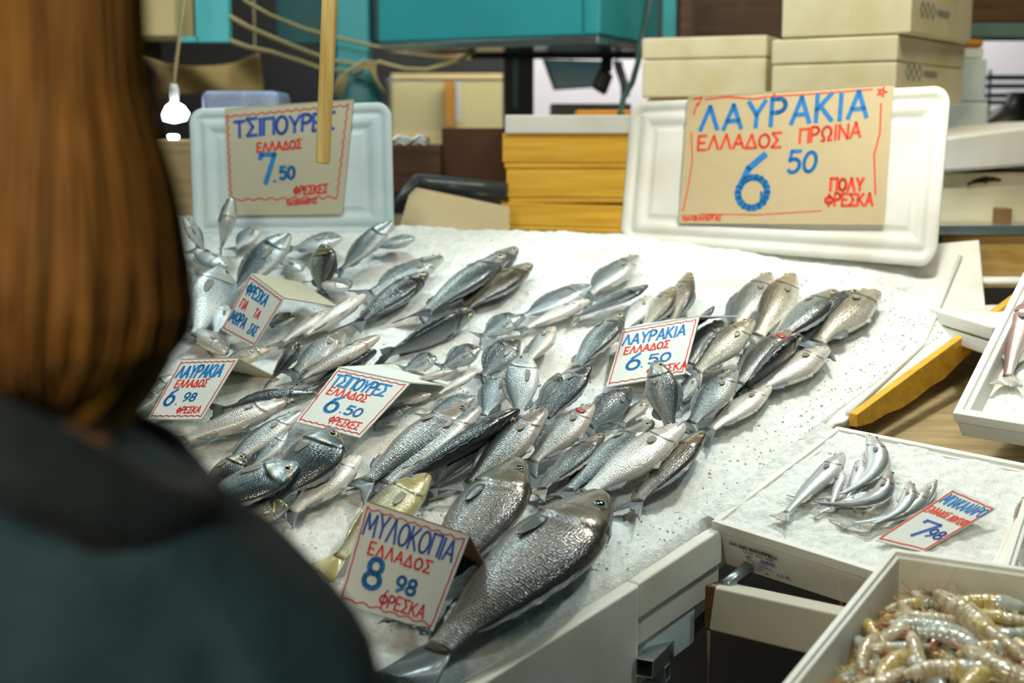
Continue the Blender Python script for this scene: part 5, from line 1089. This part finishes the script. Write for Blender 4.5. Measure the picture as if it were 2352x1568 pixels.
for i in range(7):
    q = [at_y(766+3*i, 215+2*i-(i % 3)*8, 5.30), at_y(778+4*i, 180-3*i, 5.30), at_y(815+3*i, 152-2*i, 5.28), at_y(850+2*i, 160-3*i+4*(i % 2), 5.30), at_y(874-2*i, 200-3*i, 5.33), at_y(886-5*i, 215-5*i, 5.36)]
    tag(MB().tube(q, .006, 6).build('cable', M['cable'], None, True), 'beige cable loop coiled over the drum on the teal column', 'cable', 'loops of cable coiled on the column')

# ------------------------------------------------------------------ the customer in the foreground, seen from behind
PY = 1.22
P = lambda px, py, dy=0: at_y(px, py, PY+dy)
kx = PY/FPX
hx = 92; hc = P(hx, 170)
per = thing('person', 'person with shoulder-length blond hair and dark teal hooded jacket, back to us', 'person', (hc.x, PY, 0))
def skinned(name, pts, edges, rad, mat, parent, sub=2):
    me = bpy.data.meshes.new(name); off = root_loc(parent); me.from_pydata([tuple(V(p)-off) for p in pts], edges, []); o = bpy.data.objects.new(name, me); C.objects.link(o); o.parent = parent; me.materials.append(mat)
    sk = o.modifiers.new('skin', 'SKIN'); sk.use_smooth_shade = True
    for v, r_ in zip(me.skin_vertices[0].data, rad): v.radius = r_ if isinstance(r_, tuple) else (r_, r_)
    me.skin_vertices[0].data[0].use_root = True
    s_ = o.modifiers.new('sub', 'SUBSURF'); s_.levels = sub; s_.render_levels = sub; return o
X0, Z0 = hc.x, hc.z      # eye height
sk_ = plain('skin', 'c08d70', .5, .05, 20, Subsurface_Weight=.2, Subsurface_Scale=.01)
def rel(x, y, z): return V((X0+x, PY+y, Z0+z))
pts = [rel(0, 0, -.74), rel(0, .01, -.56), rel(0, 0, -.42), rel(0, .01, -.29), rel(0, .02, -.15), rel(0, .02, -.02), rel(0, .02, .07),
       rel(.14, 0, -.42), rel(.20, .0, -.58), rel(.20, .16, -.74), rel(.17, .22, -.80), rel(-.14, 0, -.39), rel(-.21, 0, -.58), rel(-.20, .16, -.74), rel(-.17, .22, -.80),
       rel(.09, 0, -.82), rel(.09, .02, -1.18), rel(.09, -.01, .09-Z0), rel(.09, .10, .035-Z0), rel(-.09, 0, -.82), rel(-.09, .02, -1.18), rel(-.09, -.01, .09-Z0), rel(-.09, .10, .035-Z0)]
ed = [(0, 1), (1, 2), (2, 3), (3, 4), (4, 5), (5, 6), (2, 7), (7, 8), (8, 9), (9, 10), (2, 11), (11, 12), (12, 13), (13, 14), (0, 15), (15, 16), (16, 17), (17, 18), (0, 19), (19, 20), (20, 21), (21, 22)]
rd = [(.14, .10), (.12, .085), (.09, .07), .045, .048, (.075, .095), (.07, .085), .042, .038, .03, .022, .042, .038, .03, .022, .085, .06, .04, .035, .085, .06, .04, .035]
skinned('body', pts, ed, rd, sk_, per)
# fingers hold the front of the jacket out of view: five short chains on each palm
for s_ in (1, -1):
    p0 = rel(.17*s_, .22, -.80); fp = []; fe = []
    for i in range(5):
        b0 = p0+V((s_*(-.03+.017*i), .02 if i else .0, -.005)); fp += [p0+V((0, .0, 0)) if False else b0, b0+V((0, .03 if i else .018, -.012)), b0+V((0, .05+.004*(i in (2, 3)) if i else .03, -.035))]; fe += [(3*i, 3*i+1), (3*i+1, 3*i+2)]
    mb = MB()
    for i in range(5): mb.tube(fp[3*i:3*i+3], [.0095, .0088, .007], 8)
    mb.build('fingers', sk_, per, True)
mb = MB(); fc = rel(0, .115, -.03); mb.tube([fc+V((0, 0, .02)), fc+V((0, .012, -.015)), fc+V((0, .024, -.035)), fc+V((0, .006, -.045))], [.008, .011, .013, .008], 8); mb.build('nose', sk_, per, True)
mb = MB(); mb.tube([fc+V((-.024, -.004, -.072)), fc+V((0, .004, -.068)), fc+V((.024, -.004, -.072))], [.003, .007, .003], 8); mb.build('mouth', plain('lips', 'a85a52', .4), per, True)
for s_ in (1, -1):
    mb = MB(); e = fc+V((.032*s_, -.012, .015)); mb.rings([[e+V((math.cos(t*.5236)*r_, y, math.sin(t*.5236)*r_*.7)) for t in range(12)] for r_, y in ((.013, 0), (.010, .007), (.003, .010))]); mb.build('eye', M['white'], per, True)
    mb = MB(); e = rel(.082*s_, .03, -.02); mb.tube([e+V((0, 0, .03)), e+V((s_*.012, -.01, .012)), e+V((s_*.010, -.008, -.012)), e+V((0, 0, -.03))], [.008, .010, .009, .006], 8); mb.build('ear', sk_, per, True)
# hair
def hairmat():
    m = N('blond_hair'); uv = m.coord('UV'); n = m.noise(m.scale(uv, (.9, 44, 1)), 1.6, 5, .7); n2 = m.noise(m.scale(uv, (.6, 7, 1)), 1.7, 2)
    k = m.math('ADD', m.math('MULTIPLY', n, .55), m.math('MULTIPLY', n2, .45))
    c = m.ramp(k, [(.30, '5a3208'), (.44, 'a8691c'), (.54, 'd89a3c'), (.68, 'f2d296')])
    return m.out(c, .42, m.bump(n, .8, .01), Anisotropic=.5)
HM = hairmat(); sil = [(-270, 20), (-262, 90), (-235, 140), (-190, 172), (-100, 196), (0, 205), (100, 210), (200, 216), (300, 240), (400, 268), (500, 288), (600, 303), (700, 316), (780, 302), (840, 262), (890, 205), (915, 150)]
mb = MB(); rs = []; uv = []; nr = 120
for i, (py, hw) in enumerate(sil):
    c = P(hx, py); ring = []; t = i/(len(sil)-1)
    for j in range(nr):
        a = 2*math.pi*j/nr; w_ = hw*kx; gr = 1+.05*math.sin(a*13+t*3)*min(1, t*2.2)+.035*math.sin(a*29+t*7)*min(1, t*2)+.02*math.sin(a*5-t*9)
        sag = (.035*math.sin(a*7+1)+.02*math.sin(a*17))*max(0, t-.6)*2.0
        ring.append(V((c.x+math.cos(a)*w_*gr, PY+math.sin(a)*w_*.92*gr, c.z-sag+.10*max(0, t-.6)*(1-math.cos(a))))); uv.append((t, j/nr))
    rs.append(ring)
mb.rings(rs, uvs=uv); hair = mb.build('hair', HM, per, True)
mb = MB(); hr_ = random.Random(3)
for i in range(420):
    a = hr_.uniform(-math.pi*1.05, .35); q = []; w0 = hr_.uniform(.98, 1.10); ph = hr_.random()*6; endk = hr_.randint(len(sil)-5, len(sil)-1)
    for k_ in range(3, endk+1):
        py, hw = sil[k_]; t = k_/(len(sil)-1); c = P(hx, py); aa = a+.10*math.sin(t*4+ph); ww = hw*kx*(w0+.05*math.sin(t*9+ph)*t)
        q.append(V((c.x+math.cos(aa)*ww, PY+math.sin(aa)*ww*.92, c.z)))
    mb.tube(q, [.0022]*(len(q)-1)+[.0008], 5)
st_ = mb.build('hair_locks', HM, hair, True); st_['label'] = 'loose wavy locks over the blond hair'
# jacket: one shell over torso and arms
def cloth(name, c1, c2):
    m = N(name); co = m.coord(); n = m.noise(co, 9, 4, .6); w_ = m.noise(co, 700, 2)
    return m.out(m.mix(n, lin(c1), lin(c2)), .85, m.bump(w_, .3, .001, m.bump(n, .5, .02)), Sheen_Weight=.04)
JM = cloth('teal_jacket', '0d2833', '173d4a'); JH = cloth('dark_hood', '0c181d', '16272d')
jsil = [(985, 150, .075), (1030, 235, .088), (1075, 330, .10), (1120, 392, .112), (1180, 455, .120), (1240, 548, .124), (1330, 648, .128), (1450, 768, .132), (1568, 825, .135), (1750, 835, .135), (1950, 845, .135), (2150, 835, .14), (2330, 800, .145)]
mb = MB(); rs = []; uvs = []; nr = 96
for i, (py, hw, dp) in enumerate(jsil):
    c = P(hx, py); t = i/(len(jsil)-1); ring = []
    for j in range(nr):
        a = 2*math.pi*j/nr; ca, sa = math.cos(a), math.sin(a); w_ = hw*kx
        x = w_*math.copysign(abs(ca)**.82, ca); y = dp*math.copysign(abs(sa)**.82, sa)
        g = max(0, min(1, (py-1250)/250))*.022*math.exp(-((abs(x)-.185)/.018)**2); y -= math.copysign(g, y)
        y += .006*math.sin(x*38+py*.011)+.004*math.sin(x*71-py*.02)
        ring.append(V((c.x+x, PY+y+.01, c.z+.004*math.sin(a*5+i)))); uvs.append((t, j/nr))
    rs.append(ring)
mb.rings(rs, uvs=uvs); mb.build('jacket', JM, per, True, sub=1)
for s_ in (1, -1):      # sleeves hang free below the elbow, hands brought forward
    mb = MB(); e = V((X0+s_*.255, PY+.02, P(hx, 1700).z)); mb.tube([e+V((0, 0, .05)), e, rel(.22*s_, .12, -.70), rel(.18*s_, .19, -.765)], [.060, .066, .058, .046], 16); mb.build('sleeve', JM, per, True, sub=1)
# collar of the hood, a thick folded ring that falls towards the right shoulder
ring_ = [(.118, -.02, -.383), (.092, -.07, -.365), (.050, -.105, -.335), (.0, -.13, -.300), (-.05, -.135, -.262), (-.09, -.105, -.245), (-.125, -.03, -.26), (-.11, .05, -.295), (-.04, .10, -.33), (.05, .10, -.36), (.10, .05, -.385)]
def cr(t):
    n = len(ring_); i = int(t) % n; f = t-int(t); p = [V(ring_[(i+k_-1) % n]) for k_ in range(4)]
    return .5*((2*p[1])+(p[2]-p[0])*f+(2*p[0]-5*p[1]+4*p[2]-p[3])*f*f+(3*p[1]-p[0]-3*p[2]+p[3])*f**3)
mb = MB(); rs = []; nA, nB = 88, 20
for i in range(nA):
    t = i/8; p = cr(t); d = (cr(t+.1)-cr(t-.1+len(ring_))).normalized(); o = V((p.x-.01, p.y+.01, 0)).normalized(); o = (o-d*o.dot(d)).normalized(); u_ = d.cross(o)
    if u_.z < 0: u_ = -u_
    ring = []
    for j in range(nB):
        b = 2*math.pi*j/nB; w_ = 1+.10*math.sin(b*3+t*1.1)+.05*math.sin(b*5-t*2)
        q = p+o*(math.cos(b)*.030*w_)+u_*(math.sin(b)*.040*w_); ring.append(V((X0+q.x, PY+q.y, Z0+q.z)))
    rs.append(ring)
rs.append(rs[0]); mb.rings(rs, cap0=False, cap1=False); mb.build('hood', JH, per, True)
# trousers and shoes (below the view)
tp = [rel(0, 0, -.80), rel(.09, 0, -.86), rel(.09, .02, -1.2), rel(.09, -.01, .10-Z0), rel(-.09, 0, -.86), rel(-.09, .02, -1.2), rel(-.09, -.01, .10-Z0)]
skinned('trousers', tp, [(0, 1), (1, 2), (2, 3), (0, 4), (4, 5), (5, 6)], [(.15, .12), .10, .075, .06, .10, .075, .06], JH, per, 1)
for s_ in (1, -1):
    c = rel(.09*s_, .04, 0); mb = MB(); mb.rings([[V((c.x+math.cos(t*.5236)*.045*k_, c.y+math.sin(t*.5236)*.125*k_+dy, z)) for t in range(12)] for k_, z, dy in ((.95, 0, 0), (1, .02, 0), (.9, .05, -.01), (.55, .10, -.05))]); mb.build('shoe', M['black'], per, True)
